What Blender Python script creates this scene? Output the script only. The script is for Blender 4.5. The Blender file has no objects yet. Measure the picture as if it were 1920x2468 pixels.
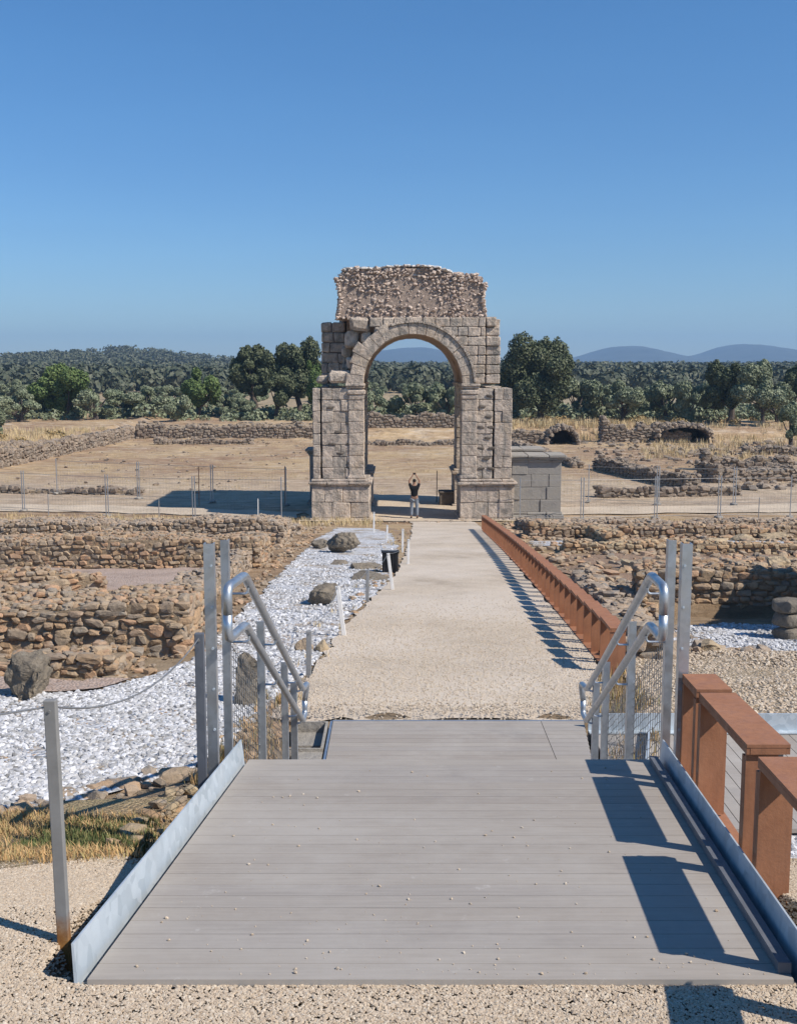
import bpy, bmesh, math, random
import numpy as np
from mathutils import Vector, Matrix
R = math.radians
S = bpy.context.scene
COL = S.collection
# ------------------------------------------------------------ camera
CAMZ = 6.6; F = 2650.0; PITCH = R(7.4)
cd = bpy.data.cameras.new('camera'); cam = bpy.data.objects.new('camera', cd); COL.objects.link(cam)
cam.location = (0, 0, CAMZ); cam.rotation_euler = (R(90) - PITCH, 0, 0)
cd.sensor_fit = 'VERTICAL'; cd.sensor_height = 24; cd.lens = 24 * F / 2468
cd.clip_start = 0.1; cd.clip_end = 20000
S.camera = cam
# ------------------------------------------------------------ sky and sun
SAZ = R(27); SEL = R(44.5)
W = bpy.data.worlds.new('World'); S.world = W; W.use_nodes = True
nt = W.node_tree; bg = nt.nodes['Background']
sk = nt.nodes.new('ShaderNodeTexSky'); sk.sky_type = 'NISHITA'; sk.sun_disc = False
sk.sun_elevation = SEL; sk.sun_rotation = R(117); sk.altitude = 400; sk.air_density = 1.0; sk.dust_density = 0.0; sk.ozone_density = 3.5
hs = nt.nodes.new('ShaderNodeHueSaturation'); hs.inputs['Saturation'].default_value = 1.22; hs.inputs['Value'].default_value = 1.0
nt.links.new(sk.outputs[0], hs.inputs['Color']); tc = nt.nodes.new('ShaderNodeTexCoord'); sxyz = nt.nodes.new('ShaderNodeSeparateXYZ'); nt.links.new(tc.outputs['Generated'], sxyz.inputs[0])
cr = nt.nodes.new('ShaderNodeValToRGB'); wn_ = nt.nodes.new('ShaderNodeTexNoise'); wn_.inputs['Scale'].default_value = 3; wn_.inputs['Detail'].default_value = 6; wm_ = nt.nodes.new('ShaderNodeMapping'); wm_.inputs['Scale'].default_value = (1, 1, 9); nt.links.new(tc.outputs['Generated'], wm_.inputs[0]); nt.links.new(wm_.outputs[0], wn_.inputs[0])
ad_ = nt.nodes.new('ShaderNodeMath'); ad_.operation = 'MULTIPLY_ADD'; nt.links.new(wn_.outputs[0], ad_.inputs[0]); ad_.inputs[1].default_value = .10; nt.links.new(sxyz.outputs[2], ad_.inputs[2]); nt.links.new(ad_.outputs[0], cr.inputs[0]); cr.color_ramp.elements[0].position = 0.0; cr.color_ramp.elements[0].color = (.53, .63, .77, 1); cr.color_ramp.elements[1].position = .55; cr.color_ramp.elements[1].color = (.86, .99, 1.03, 1)
e_ = cr.color_ramp.elements.new(.18); e_.color = (.66, .77, .89, 1)
mx = nt.nodes.new('ShaderNodeMix'); mx.data_type = 'RGBA'; mx.blend_type = 'MULTIPLY'; mx.inputs[0].default_value = 1
nt.links.new(hs.outputs[0], mx.inputs[6]); nt.links.new(cr.outputs[0], mx.inputs[7]); nt.links.new(mx.outputs[2], bg.inputs[0]); bg.inputs[1].default_value = 0.105
sd = bpy.data.lights.new('sun', 'SUN'); so = bpy.data.objects.new('sun', sd); COL.objects.link(so)
sd.energy = 4.6; sd.angle = R(0.5); sd.color = (1.0, 0.93, 0.84)
sv = Vector((math.cos(SAZ) * math.cos(SEL), -math.sin(SAZ) * math.cos(SEL), math.sin(SEL)))
so.rotation_euler = sv.to_track_quat('Z', 'Y').to_euler(); so.location = (20, -10, 30)
S.view_settings.view_transform = 'Standard'; S.view_settings.look = 'None'
S.view_settings.exposure = 0.33; S.view_settings.gamma = 1.0

rnd = random.Random(7); RS = np.random.RandomState(11)

# ------------------------------------------------------------ terrain height
TY = np.array([-50, 3.2, 5.0, 7.4, 9.2, 48.0, 100.0, 112.0, 130.0, 300, 600, 7000.])
TZ = np.array([4.95, 4.95, 4.35, 3.85, 3.6, 0.0, 0.0, 0.15, 0.5, 2.0, 4.5, 4.5])
def ss(a, b, v):
    t = np.clip((v - a) / (b - a), 0, 1); return t * t * (3 - 2 * t)
def wob(x, y, s, k=0):
    return (np.sin(x * s * 1.7 + k) * np.cos(y * s * 1.3 + 2 * k) + .6 * np.sin(x * s * 3.1 + y * s * 2.3 + k) + .4 * np.cos(y * s * 5.1 - x * s * 4.3 + 3 * k)) / 2
def H(x, y):
    x = np.asarray(x, float); y = np.asarray(y, float)
    z = np.interp(y, TY, TZ)
    # cutting for the stairs and the landing
    m = ss(-1.25, -0.95, x) * (1 - ss(1.75, 2.0, x)) * ss(4.6, 4.95, y) * (1 - ss(9.15, 9.35, y))
    z = z * (1 - m) + np.minimum(z, 3.5) * m
    m = ss(-1.0, -.90, x - (y - 2.77) * .0625) * (1 - ss(1.14, 1.24, x - (y - 2.77) * .0625)) * ss(2.80, 2.92, y) * (1 - ss(5, 5.2, y))
    z = z - .32 * m
    # side walkway hollow at right
    m = ss(1.75, 2.0, x) * (1 - ss(9, 12, x)) * ss(4.6, 5.6, y) * (1 - ss(8.9, 9.3, y))
    z = z * (1 - m) + np.minimum(z, 3.5) * m
    # excavated room at right
    m = ss(3.25, 3.6, x) * (1 - ss(9.5, 10, x)) * ss(12.6, 14.4, y) * (1 - ss(18.6, 18.9, y))
    z = z - .38 * m
    # field behind the long boundary wall
    m = (1 - ss(-27.5, -26.6, x)) * ss(60, 75, y) * (1 - ss(150, 200, y)); z = z + .9 * m
    m = ss(105.5, 106.5, y) * (1 - ss(160, 220, y)) * ss(-28, -27, x) ; z = z + .8 * m
    # rolling surface away from the path
    amp = np.where((x > -3.2) & (x < 3.4) & (y < 50), 0.0, 1.0) * ss(8, 12, y)
    z = z + amp * .035 * wob(x, y, 1.1, .5) * (1 + 2 * ss(60, 110, y))
    z = z + ss(120, 200, y) * .8 * wob(x, y, .03, 2)
    # wooded hill at left, long rise behind
    z = z + 11 * np.exp(-((x + 195) / 75) ** 2 - ((y - 800) / 200) ** 2)
    z = z + 1.5 * np.exp(-((x + 320) / 90) ** 2 - ((y - 800) / 200) ** 2)
    z = z + ss(1000, 1600, y) * 4
    return z
def Hf(x, y): return float(H(x, y))
SC = 1920 / 1699.0
def ray(px, py):
    u = (px * SC - 960) / F; v = (py * SC - 1234) / F
    d = Vector((u, math.cos(PITCH) - v * math.sin(PITCH), -math.sin(PITCH) - v * math.cos(PITCH)))
    return d
def G(px, py, off=0.0):          # ground point seen at a place of the photograph
    d = ray(px, py); t = 1.5; st = .02
    while t < 3000:
        p = d * t
        if CAMZ + p.z < Hf(p.x, p.y) + off: break
        t *= 1.004
    return Vector((p.x, p.y, Hf(p.x, p.y)))
def At(px, py, Y):               # point seen there at distance Y
    d = ray(px, py); t = Y / d.y
    return Vector((d.x * t, Y, CAMZ + d.z * t))

# ------------------------------------------------------------ object helpers
ORG = {}
def link(o): COL.objects.link(o); return o
def tag(o, label=None, cat=None, group=None, kind=None):
    if label: o['label'] = label
    if cat: o['category'] = cat
    if group: o['group'] = group
    if kind: o['kind'] = kind
    return o
def thing(name, loc, label, cat, group=None):
    o = link(bpy.data.objects.new(name, None)); o.location = loc; o.empty_display_size = .2
    ORG[o] = Vector(loc); return tag(o, label, cat, group)
def copy_tree(o, parent=None):
    c = o.copy(); COL.objects.link(c); c.parent = parent
    for ch in o.children: copy_tree(ch, c)
    return c
def root_of(o):
    while o.parent: o = o.parent
    return o
class MB:
    def __init__(s): s.v = []; s.l = []; s.c = []; s.n = 0
    def add(s, V, polys):           # polys: array (n,k) or list of tuples
        V = np.asarray(V, float).reshape(-1, 3)
        if isinstance(polys, np.ndarray):
            s.l.append((polys + s.n).ravel()); s.c.append(np.full(len(polys), polys.shape[1]))
        else:
            for p in polys: s.l.append(np.array(p) + s.n); s.c.append(np.array([len(p)]))
        s.v.append(V); s.n += len(V); return s
    def box(s, x0, x1, y0, y1, z0, z1, M=None):
        V = np.array([(x, y, z) for x in (x0, x1) for y in (y0, y1) for z in (z0, z1)])
        if M is not None: V = np.array([M @ Vector(p) for p in V])
        return s.add(V, np.array([(0, 1, 3, 2), (4, 6, 7, 5), (0, 4, 5, 1), (2, 3, 7, 6), (0, 2, 6, 4), (1, 5, 7, 3)]))
    def beam(s, a, b, w, h, up=(0, 0, 1)):
        a = Vector(a); b = Vector(b); d = (b - a).normalized(); u = Vector(up)
        if abs(d.dot(u)) > .98: u = Vector((0, 1, 0))
        sx = d.cross(u).normalized(); u = sx.cross(d)
        V = [p + sx * i * w / 2 + u * j * h / 2 for p in (a, b) for i, j in ((-1, -1), (1, -1), (1, 1), (-1, 1))]
        return s.add([tuple(p) for p in V], [(0, 1, 2, 3), (7, 6, 5, 4), (0, 4, 5, 1), (1, 5, 6, 2), (2, 6, 7, 3), (3, 7, 4, 0)])
    def tube(s, pts, r, n=10, cap=True):
        pts = [Vector(p) for p in pts]; N = len(pts)
        rr = r if hasattr(r, '__len__') else [r] * N
        V = []; up = None
        for i, p in enumerate(pts):
            d = (pts[min(i + 1, N - 1)] - pts[max(i - 1, 0)]).normalized()
            if up is None:
                up = Vector((0, 0, 1)) if abs(d.z) < .9 else Vector((1, 0, 0))
            a = d.cross(up).normalized(); b = a.cross(d).normalized(); up = b
            for k in range(n):
                t = 2 * math.pi * k / n; q = p + (a * math.cos(t) + b * math.sin(t)) * rr[i]; V.append((q.x, q.y, q.z))
        Fc = [(i * n + k, i * n + (k + 1) % n, (i + 1) * n + (k + 1) % n, (i + 1) * n + k) for i in range(N - 1) for k in range(n)]
        if cap: Fc += [tuple(range(n))[::-1], tuple((N - 1) * n + k for k in range(n))]
        return s.add(V, Fc)
    def build(s, name, mat, parent=None, smooth=False, bevel=0):
        me = bpy.data.meshes.new(name)
        V = np.concatenate(s.v); L = np.concatenate(s.l).astype(np.int32); C = np.concatenate(s.c).astype(np.int32)
        loc = Vector((0, 0, 0))
        if parent is not None: loc = ORG.get(root_of(parent), Vector((0, 0, 0)))
        V = V - np.array(loc)
        me.vertices.add(len(V)); me.vertices.foreach_set('co', V.astype(np.float32).ravel())
        me.loops.add(len(L)); me.loops.foreach_set('vertex_index', L)
        me.polygons.add(len(C)); st = np.concatenate([[0], np.cumsum(C)[:-1]]).astype(np.int32)
        me.polygons.foreach_set('loop_start', st)
        me.polygons.foreach_set('use_smooth', np.full(len(C), smooth))
        me.update(calc_edges=True); me.validate()
        me.materials.append(mat)
        o = link(bpy.data.objects.new(name, me)); o.parent = parent
        if bevel:
            m = o.modifiers.new('bevel', 'BEVEL'); m.width = bevel; m.segments = 2; m.limit_method = 'ANGLE'; m.angle_limit = R(40)
        return o
def top(o, label, cat, group=None, kind=None):   # move a top-level mesh's origin to its base
    me = o.data; n = len(me.vertices); co = np.zeros(n * 3, np.float32); me.vertices.foreach_get('co', co); co = co.reshape(-1, 3)
    c = np.array([(co[:, 0].min() + co[:, 0].max()) / 2, (co[:, 1].min() + co[:, 1].max()) / 2, co[:, 2].min()])
    me.vertices.foreach_set('co', (co - c).astype(np.float32).ravel()); o.location = c; me.update(); ORG[o] = Vector(c)
    return tag(o, label, cat, group, kind)

# stone templates
def ico(sub):
    bm = bmesh.new(); bmesh.ops.create_icosphere(bm, subdivisions=sub, radius=1)
    V = np.array([v.co[:] for v in bm.verts]); Fc = np.array([[v.index for v in f.verts] for f in bm.faces]); bm.free(); return V, Fc
ICO = {k: ico(k) for k in (1, 2, 3)}
def rots(n, tilt=1.0, rs=RS):
    a = rs.uniform(-1, 1, (n, 2)) * tilt; c = rs.uniform(0, 2 * np.pi, n)
    cx, sx, cy, sy, cz, sz = np.cos(a[:, 0]), np.sin(a[:, 0]), np.cos(a[:, 1]), np.sin(a[:, 1]), np.cos(c), np.sin(c)
    Z = np.zeros(n); O = np.ones(n)
    Rx = np.stack([O, Z, Z, Z, cx, -sx, Z, sx, cx], -1).reshape(n, 3, 3)
    Ry = np.stack([cy, Z, sy, Z, O, Z, -sy, Z, cy], -1).reshape(n, 3, 3)
    Rz = np.stack([cz, -sz, Z, sz, cz, Z, Z, Z, O], -1).reshape(n, 3, 3)
    return Rx @ Ry, Rz
def stones(mb, P, Sz, sub=1, boxy=.62, tilt=.25, yaw=None, rough=.12, rs=RS, cut=1.0):
    P = np.asarray(P, float).reshape(-1, 3); Sz = np.asarray(Sz, float).reshape(-1, 3); n = len(P)
    if n == 0: return
    V, Fc = ICO[sub]
    B = np.sign(V) * np.abs(V) ** boxy; B = B / np.abs(B).max()
    k = rs.normal(size=(n, 3, 3)) * 2.2; ph = rs.uniform(0, 6.28, (n, 1, 3))
    A = B[None] + rough * np.sin(np.einsum('vj,njk->nvk', B, k) + ph) + rs.normal(size=(n, len(V), 3)) * rough * .22
    for q_ in range(7):
        dd = rs.normal(size=(n, 1, 3)); dd /= np.linalg.norm(dd, axis=2, keepdims=True)
        t_ = np.maximum((A * dd).sum(-1, keepdims=True) - rs.uniform(.68, 1.0, (n, 1, 1)) * cut, 0); A = A - t_ * dd
    A = A * (Sz[:, None, :] / 2)
    Rt, Rz = rots(n, tilt, rs)
    if yaw is not None:
        c, s_ = np.cos(yaw), np.sin(yaw); Z = np.zeros(n); O = np.ones(n)
        Rz = np.stack([c, -s_, Z, s_, c, Z, Z, Z, O], -1).reshape(n, 3, 3)
    A = np.einsum('nij,nvj->nvi', Rz @ Rt, A) + P[:, None, :]
    idx = (Fc[None] + (np.arange(n) * len(V))[:, None, None]).reshape(-1, 3)
    mb.add(A.reshape(-1, 3), idx)
# chamfered block template
def _cb():
    V = []; ids = {}
    for sx in (-1, 1):
        for sy in (-1, 1):
            for sz in (-1, 1):
                for ax in range(3): ids[(sx, sy, sz, ax)] = len(V); V.append((sx, sy, sz, ax))
    Fc = []
    for ax in range(3):
        for sg in (-1, 1):
            o = [a for a in range(3) if a != ax]
            q = []
            for a, b in ((-1, -1), (1, -1), (1, 1), (-1, 1)):
                s = [0, 0, 0]; s[ax] = sg; s[o[0]] = a; s[o[1]] = b; q.append(ids[(*s, ax)])
            Fc.append(q)
    for ax in range(3):
        o = [a for a in range(3) if a != ax]
        for a in (-1, 1):
            for b in (-1, 1):
                s0 = [0, 0, 0]; s0[ax] = -1; s0[o[0]] = a; s0[o[1]] = b; s1 = list(s0); s1[ax] = 1
                Fc.append([ids[(*s0, o[0])], ids[(*s0, o[1])], ids[(*s1, o[1])], ids[(*s1, o[0])]])
    for sx in (-1, 1):
        for sy in (-1, 1):
            for sz in (-1, 1): Fc.append([ids[(sx, sy, sz, k)] for k in range(3)])
    out = []
    VV = np.array([v[:3] for v in V], float)
    for f in Fc:
        c = VV[f].mean(0); e1 = None
        chk = np.array([[v * (1 if V[i][3] == j else .8) for j, v in enumerate(V[i][:3])] for i in f])
        n_ = np.cross(chk[1] - chk[0], chk[2] - chk[0])
        out.append(f if n_ @ c > 0 else f[::-1])
    return V, out
CBV, CBF = _cb()
def block(mb, x0, x1, y0, y1, z0, z1, ch=.03, jit=.012, rs=rnd):
    c = ((x0 + x1) / 2, (y0 + y1) / 2, (z0 + z1) / 2); h = ((x1 - x0) / 2, (y1 - y0) / 2, (z1 - z0) / 2)
    J = {}; V = []
    for sx, sy, sz, ax in CBV:
        k = (sx, sy, sz)
        if k not in J: J[k] = [rs.uniform(-jit, jit) for _ in range(3)]
        e = [min(ch * rs.uniform(.6, 1.7), h[j] * .5) for j in range(3)]
        V.append([c[j] + k[j] * (h[j] - (0 if j == ax else e[j])) + J[k][j] for j in range(3)])
    mb.add(V, CBF)

# ------------------------------------------------------------ materials
def nodes(name):
    m = bpy.data.materials.new(name); m.use_nodes = True; t = m.node_tree; b = t.nodes['Principled BSDF']
    b.inputs['Specular IOR Level'].default_value = .25
    return m, t, b
def N(t, typ, **k):
    n = t.nodes.new(typ)
    for a, v in k.items():
        if a in ('op',): n.operation = v
        else: setattr(n, a, v)
    return n
def ramp(t, src, stops, interp='LINEAR'):
    r = t.nodes.new('ShaderNodeValToRGB'); r.color_ramp.interpolation = interp; e = r.color_ramp.elements
    while len(e) < len(stops): e.new(.5)
    for i, (p, c) in enumerate(stops):
        e[i].position = p; e[i].color = (*c, 1) if len(c) == 3 else c
    t.links.new(src, r.inputs[0]); return r.outputs[0]
def noise(t, scale, detail=4, rough=.6, co=None):
    n = t.nodes.new('ShaderNodeTexNoise'); n.inputs['Scale'].default_value = scale; n.inputs['Detail'].default_value = detail; n.inputs['Roughness'].default_value = rough
    if co is not None: t.links.new(co, n.inputs['Vector'])
    return n.outputs[0]
def vor(t, scale, co=None, feat='F1'):
    n = t.nodes.new('ShaderNodeTexVoronoi'); n.feature = feat; n.inputs['Scale'].default_value = scale
    if co is not None: t.links.new(co, n.inputs['Vector'])
    return n
def pos(t, geo=True):
    return (t.nodes.new('ShaderNodeNewGeometry').outputs['Position'] if geo else t.nodes.new('ShaderNodeTexCoord').outputs['Object'])
def mix(t, f, a, b, mode='MIX'):
    m = t.nodes.new('ShaderNodeMix'); m.data_type = 'RGBA'; m.blend_type = mode
    for s, v in ((0, f), (6, a), (7, b)):
        if hasattr(v, 'links') or hasattr(v, 'is_linked'): t.links.new(v, m.inputs[s])
        elif s == 0: m.inputs[0].default_value = v
        else: m.inputs[s].default_value = (*v, 1)
    return m.outputs[2]
def bump(t, b, h, dist, strength=1.0):
    n = t.nodes.new('ShaderNodeBump'); n.inputs['Distance'].default_value = dist; n.inputs['Strength'].default_value = strength
    t.links.new(h, n.inputs['Height'])
    if b.inputs['Normal'].is_linked: t.links.new(b.inputs['Normal'].links[0].from_socket, n.inputs['Normal'])
    t.links.new(n.outputs[0], b.inputs['Normal'])
def island(t): return t.nodes.new('ShaderNodeNewGeometry').outputs['Random Per Island']
def mat_stone(name, cols, mott=(.5, .5, .5), scale=6, rough=.92, bd=.02, lich=None, lf=.5, bs=14, streak=False, lo=.5):
    m, t, b = nodes(name); p = pos(t)
    n = len(cols); c = ramp(t, island(t), [(i / (n - 1), k) for i, k in enumerate(cols)])
    n1 = noise(t, scale, 6, .7, p)
    c = mix(t, 1.0, c, ramp(t, n1, [(.25, (lo, lo, lo)), (.48, (1, 1, 1)), (.75, (1.85 - lo, 1.82 - lo, 1.77 - lo))]), 'MULTIPLY')
    if lich: c = mix(t, ramp(t, noise(t, scale * .6, 8, .75, p), [(lf, (0, 0, 0)), (lf + .12, (1, 1, 1))]), c, lich)
    if streak:
        mp = t.nodes.new('ShaderNodeMapping'); mp.inputs['Scale'].default_value = (2.6, 2.6, .35); t.links.new(p, mp.inputs[0])
        c = mix(t, ramp(t, noise(t, 1.1, 8, .75, mp.outputs[0]), [(.50, (0, 0, 0)), (.62, (.75, .75, .75))]), c, (.24, .22, .19))
        c = mix(t, ramp(t, noise(t, .5, 6, .7, p), [(.52, (0, 0, 0)), (.64, (.6, .6, .6))]), c, (.44, .33, .22))
        bump(t, b, noise(t, 1.8, 5, .6, p), .12)
    t.links.new(c, b.inputs['Base Color']); b.inputs['Roughness'].default_value = rough
    bump(t, b, noise(t, bs, 8, .7, p), bd)
    return m
def mat_gravel(name, cols, cell, bd, base=None, big=1.2, patch=None, pf=(.5, .65)):
    m, t, b = nodes(name); p = pos(t)
    wn = t.nodes.new('ShaderNodeTexNoise'); wn.inputs['Scale'].default_value = cell * .5
    t.links.new(p, wn.inputs['Vector'])
    v = vor(t, cell, p); sep = t.nodes.new('ShaderNodeSeparateColor'); t.links.new(v.outputs['Color'], sep.inputs[0])
    n = len(cols); c = ramp(t, sep.outputs[0], [(i / (n - 1), k) for i, k in enumerate(cols)])
    c = mix(t, 1.0, c, ramp(t, noise(t, big, 6, .65, p), [(.3, (.78, .77, .76)), (.5, (1, 1, 1)), (.72, (1.15, 1.14, 1.12))]), 'MULTIPLY')
    if patch: c = mix(t, ramp(t, noise(t, big * .35, 7, .7, p), [(pf[0], (0, 0, 0)), (pf[1], (1, 1, 1))]), c, patch)
    t.links.new(c, b.inputs['Base Color']); b.inputs['Roughness'].default_value = .95
    inv = N(t, 'ShaderNodeMath', op='SUBTRACT'); inv.inputs[0].default_value = 1; t.links.new(v.outputs['Distance'], inv.inputs[1])
    bump(t, b, inv.outputs[0], bd); bump(t, b, noise(t, big * 2.5, 8, .7, p), .03)
    return m
def mat_galv(name, c0=(.42, .45, .48), c1=(.56, .59, .62), rough=.38, metal=.85, sc=14):
    m, t, b = nodes(name); p = pos(t)
    v = vor(t, sc * 3, p); sep = t.nodes.new('ShaderNodeSeparateColor'); t.links.new(v.outputs['Color'], sep.inputs[0])
    f = mix(t, .5, ramp(t, sep.outputs[0], [(0, c0), (1, c1)]), ramp(t, noise(t, sc * .35, 6, .65, p), [(.3, c0), (.7, c1)]))
    t.links.new(f, b.inputs['Base Color']); b.inputs['Metallic'].default_value = metal
    t.links.new(ramp(t, noise(t, sc, 5, .6, p), [(.3, (rough - .1,) * 3), (.7, (rough + .15,) * 3)]), b.inputs['Roughness'])
    return m
def mat_plain(name, col, rough=.8, var=.2, sc=8, metal=0, bd=0):
    m, t, b = nodes(name); p = pos(t)
    lo = tuple(c * (1 - var) for c in col); hi = tuple(min(1, c * (1 + var)) for c in col)
    t.links.new(ramp(t, noise(t, sc, 7, .65, p), [(.3, lo), (.7, hi)]), b.inputs['Base Color'])
    b.inputs['Roughness'].default_value = rough; b.inputs['Metallic'].default_value = metal
    if bd: bump(t, b, noise(t, sc * 4, 7, .7, p), bd)
    return m
def mat_leaf(name, cols, rough=.6):
    m, t, b = nodes(name)
    n = len(cols); c = ramp(t, island(t), [(i / (n - 1), k) for i, k in enumerate(cols)])
    p = pos(t); c = mix(t, 1.0, c, ramp(t, noise(t, .6, 4, .6, p), [(.3, (.7, .75, .7)), (.7, (1.25, 1.2, 1.15))]), 'MULTIPLY')
    t.links.new(c, b.inputs['Base Color']); b.inputs['Roughness'].default_value = rough; return m

M = {}
M['granite'] = mat_stone('granite', [(.46, .38, .305), (.55, .46, .37), (.49, .405, .33), (.57, .475, .385), (.47, .405, .34)], scale=3.2, bd=.09, lich=(.25, .225, .195), lf=.50, bs=6, streak=True)
M['granite_grey'] = mat_stone('granite_grey', [(.31, .285, .25), (.335, .31, .27), (.32, .295, .26)], scale=2, bd=.03, lich=(.25, .235, .21), lf=.52, lo=.8)
M['granite_core'] = mat_stone('granite_core', [(.13, .11, .09), (.15, .125, .10)], scale=3, bd=.05)
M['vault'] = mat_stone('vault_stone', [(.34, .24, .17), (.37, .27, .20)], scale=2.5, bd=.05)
M['attic'] = mat_stone('attic_rubble', [(.40, .305, .25), (.52, .42, .35), (.46, .36, .295), (.56, .465, .39), (.49, .395, .325)], scale=7, bd=.04)
M['attic_core'] = mat_plain('attic_mortar', (.44, .345, .28), .95, .35, 7, bd=.12)
M['rubble'] = mat_stone('rubble_stone', [(.26, .19, .125), (.40, .265, .155), (.30, .245, .185), (.44, .27, .16), (.33, .26, .19), (.41, .30, .19), (.28, .235, .185)], scale=9, bd=.02, lich=(.25, .235, .205), lf=.55, bs=30)
M['rock_dark'] = mat_stone('rock_dark', [(.17, .145, .11), (.24, .19, .13), (.20, .18, .15)], scale=9, bd=.04, lich=(.27, .25, .21), lf=.56, bs=22)
M['rubble_grey'] = mat_stone('rubble_grey', [(.30, .24, .175), (.39, .30, .22), (.33, .27, .205), (.43, .30, .19), (.35, .285, .22)], scale=9, bd=.02, lich=(.21, .20, .185), lf=.52, bs=30)
M['rubble_orange'] = mat_stone('rubble_orange', [(.36, .24, .14), (.44, .29, .17), (.41, .32, .20), (.34, .26, .18)], scale=8, bd=.02, lich=(.27, .24, .20), lf=.57, bs=30)
M['rubble_far'] = mat_stone('rubble_far', [(.20, .155, .12), (.30, .235, .175), (.24, .20, .16), (.33, .26, .19)], scale=2, bd=.05)
M['mortar'] = mat_plain('earth_mortar', (.33, .25, .165), .97, .35, 6, bd=.04)
M['earth_red'] = mat_gravel('red_earth', [(.26, .16, .10), (.33, .21, .13), (.30, .22, .16), (.22, .14, .09)], 26, .02, patch=(.20, .155, .11), big=1.5)
M['weed_earth'] = mat_gravel('weed_earth', [(.34, .24, .14), (.46, .35, .21), (.40, .28, .15), (.30, .23, .14)], 60, .02, big=3, patch=(.28, .25, .14))
M['gravel_tan'] = mat_gravel('tan_gravel', [(.36, .27, .17), (.50, .40, .275), (.43, .34, .22), (.56, .47, .34), (.40, .31, .21)], 95, .004, big=1.1)
M['gravel_path'] = mat_gravel('path_gravel', [(.38, .30, .22), (.53, .445, .345), (.46, .38, .29), (.58, .50, .40)], 58, .004, big=.8, patch=(.57, .49, .40), pf=(.42, .62))
M['gravel_dark'] = mat_gravel('mixed_gravel', [(.20, .15, .09), (.36, .28, .19), (.29, .22, .14), (.44, .37, .28), (.24, .19, .13)], 34, .02, big=1.3, patch=(.30, .21, .12))
M['gravel_pink'] = mat_gravel('pink_gravel', [(.34, .24, .18), (.46, .36, .30), (.40, .31, .25)], 30, .02)
M['gravel_white'] = mat_gravel('white_gravel', [(.22, .22, .22), (.66, .66, .67), (.42, .42, .42), (.74, .74, .75), (.5, .5, .5)], 22, .03, big=2.5, patch=(.36, .29, .21), pf=(.49, .62))
M['pebble_white'] = mat_stone('white_pebble', [(.17, .165, .155), (.60, .60, .61), (.38, .375, .37), (.70, .70, .71), (.27, .265, .255), (.52, .52, .52)], scale=30, bd=.004, lo=.75)
M['pebble_path'] = mat_stone('path_pebble', [(.40, .32, .235), (.55, .465, .36), (.48, .395, .30), (.58, .50, .40)], scale=60, bd=.002, lo=.85)
M['pebble_tan'] = mat_stone('tan_pebble', [(.38, .29, .20), (.52, .425, .32), (.45, .36, .26), (.57, .495, .395), (.42, .33, .24), (.52, .43, .325)], scale=60, bd=.002, lo=.85)
M['galv'] = mat_galv('galvanised_steel')
M['galv_plate'] = mat_galv('galvanised_plate', (.38, .44, .48), (.64, .70, .74), .5, .4, 7)
M['post_grey'] = mat_galv('dull_post_steel', (.26, .26, .26), (.34, .34, .33), .6, .35, 6)
M['post_dark0'] = mat_galv('dark_angle_steel', (.12, .13, .15), (.19, .20, .22), .6, .3, 6)  # steel darkened for the shade on the ramp's edge angle
M['post_pale'] = mat_plain('pale_post_paint', (.74, .72, .68), .6, .12, 10)
M['dark'] = mat_plain('dark_plastic', (.02, .02, .022), .5, .3, 5)
M['wire'] = mat_plain('wire_steel', (.25, .25, .25), .5, .2, 5, .5)

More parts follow.
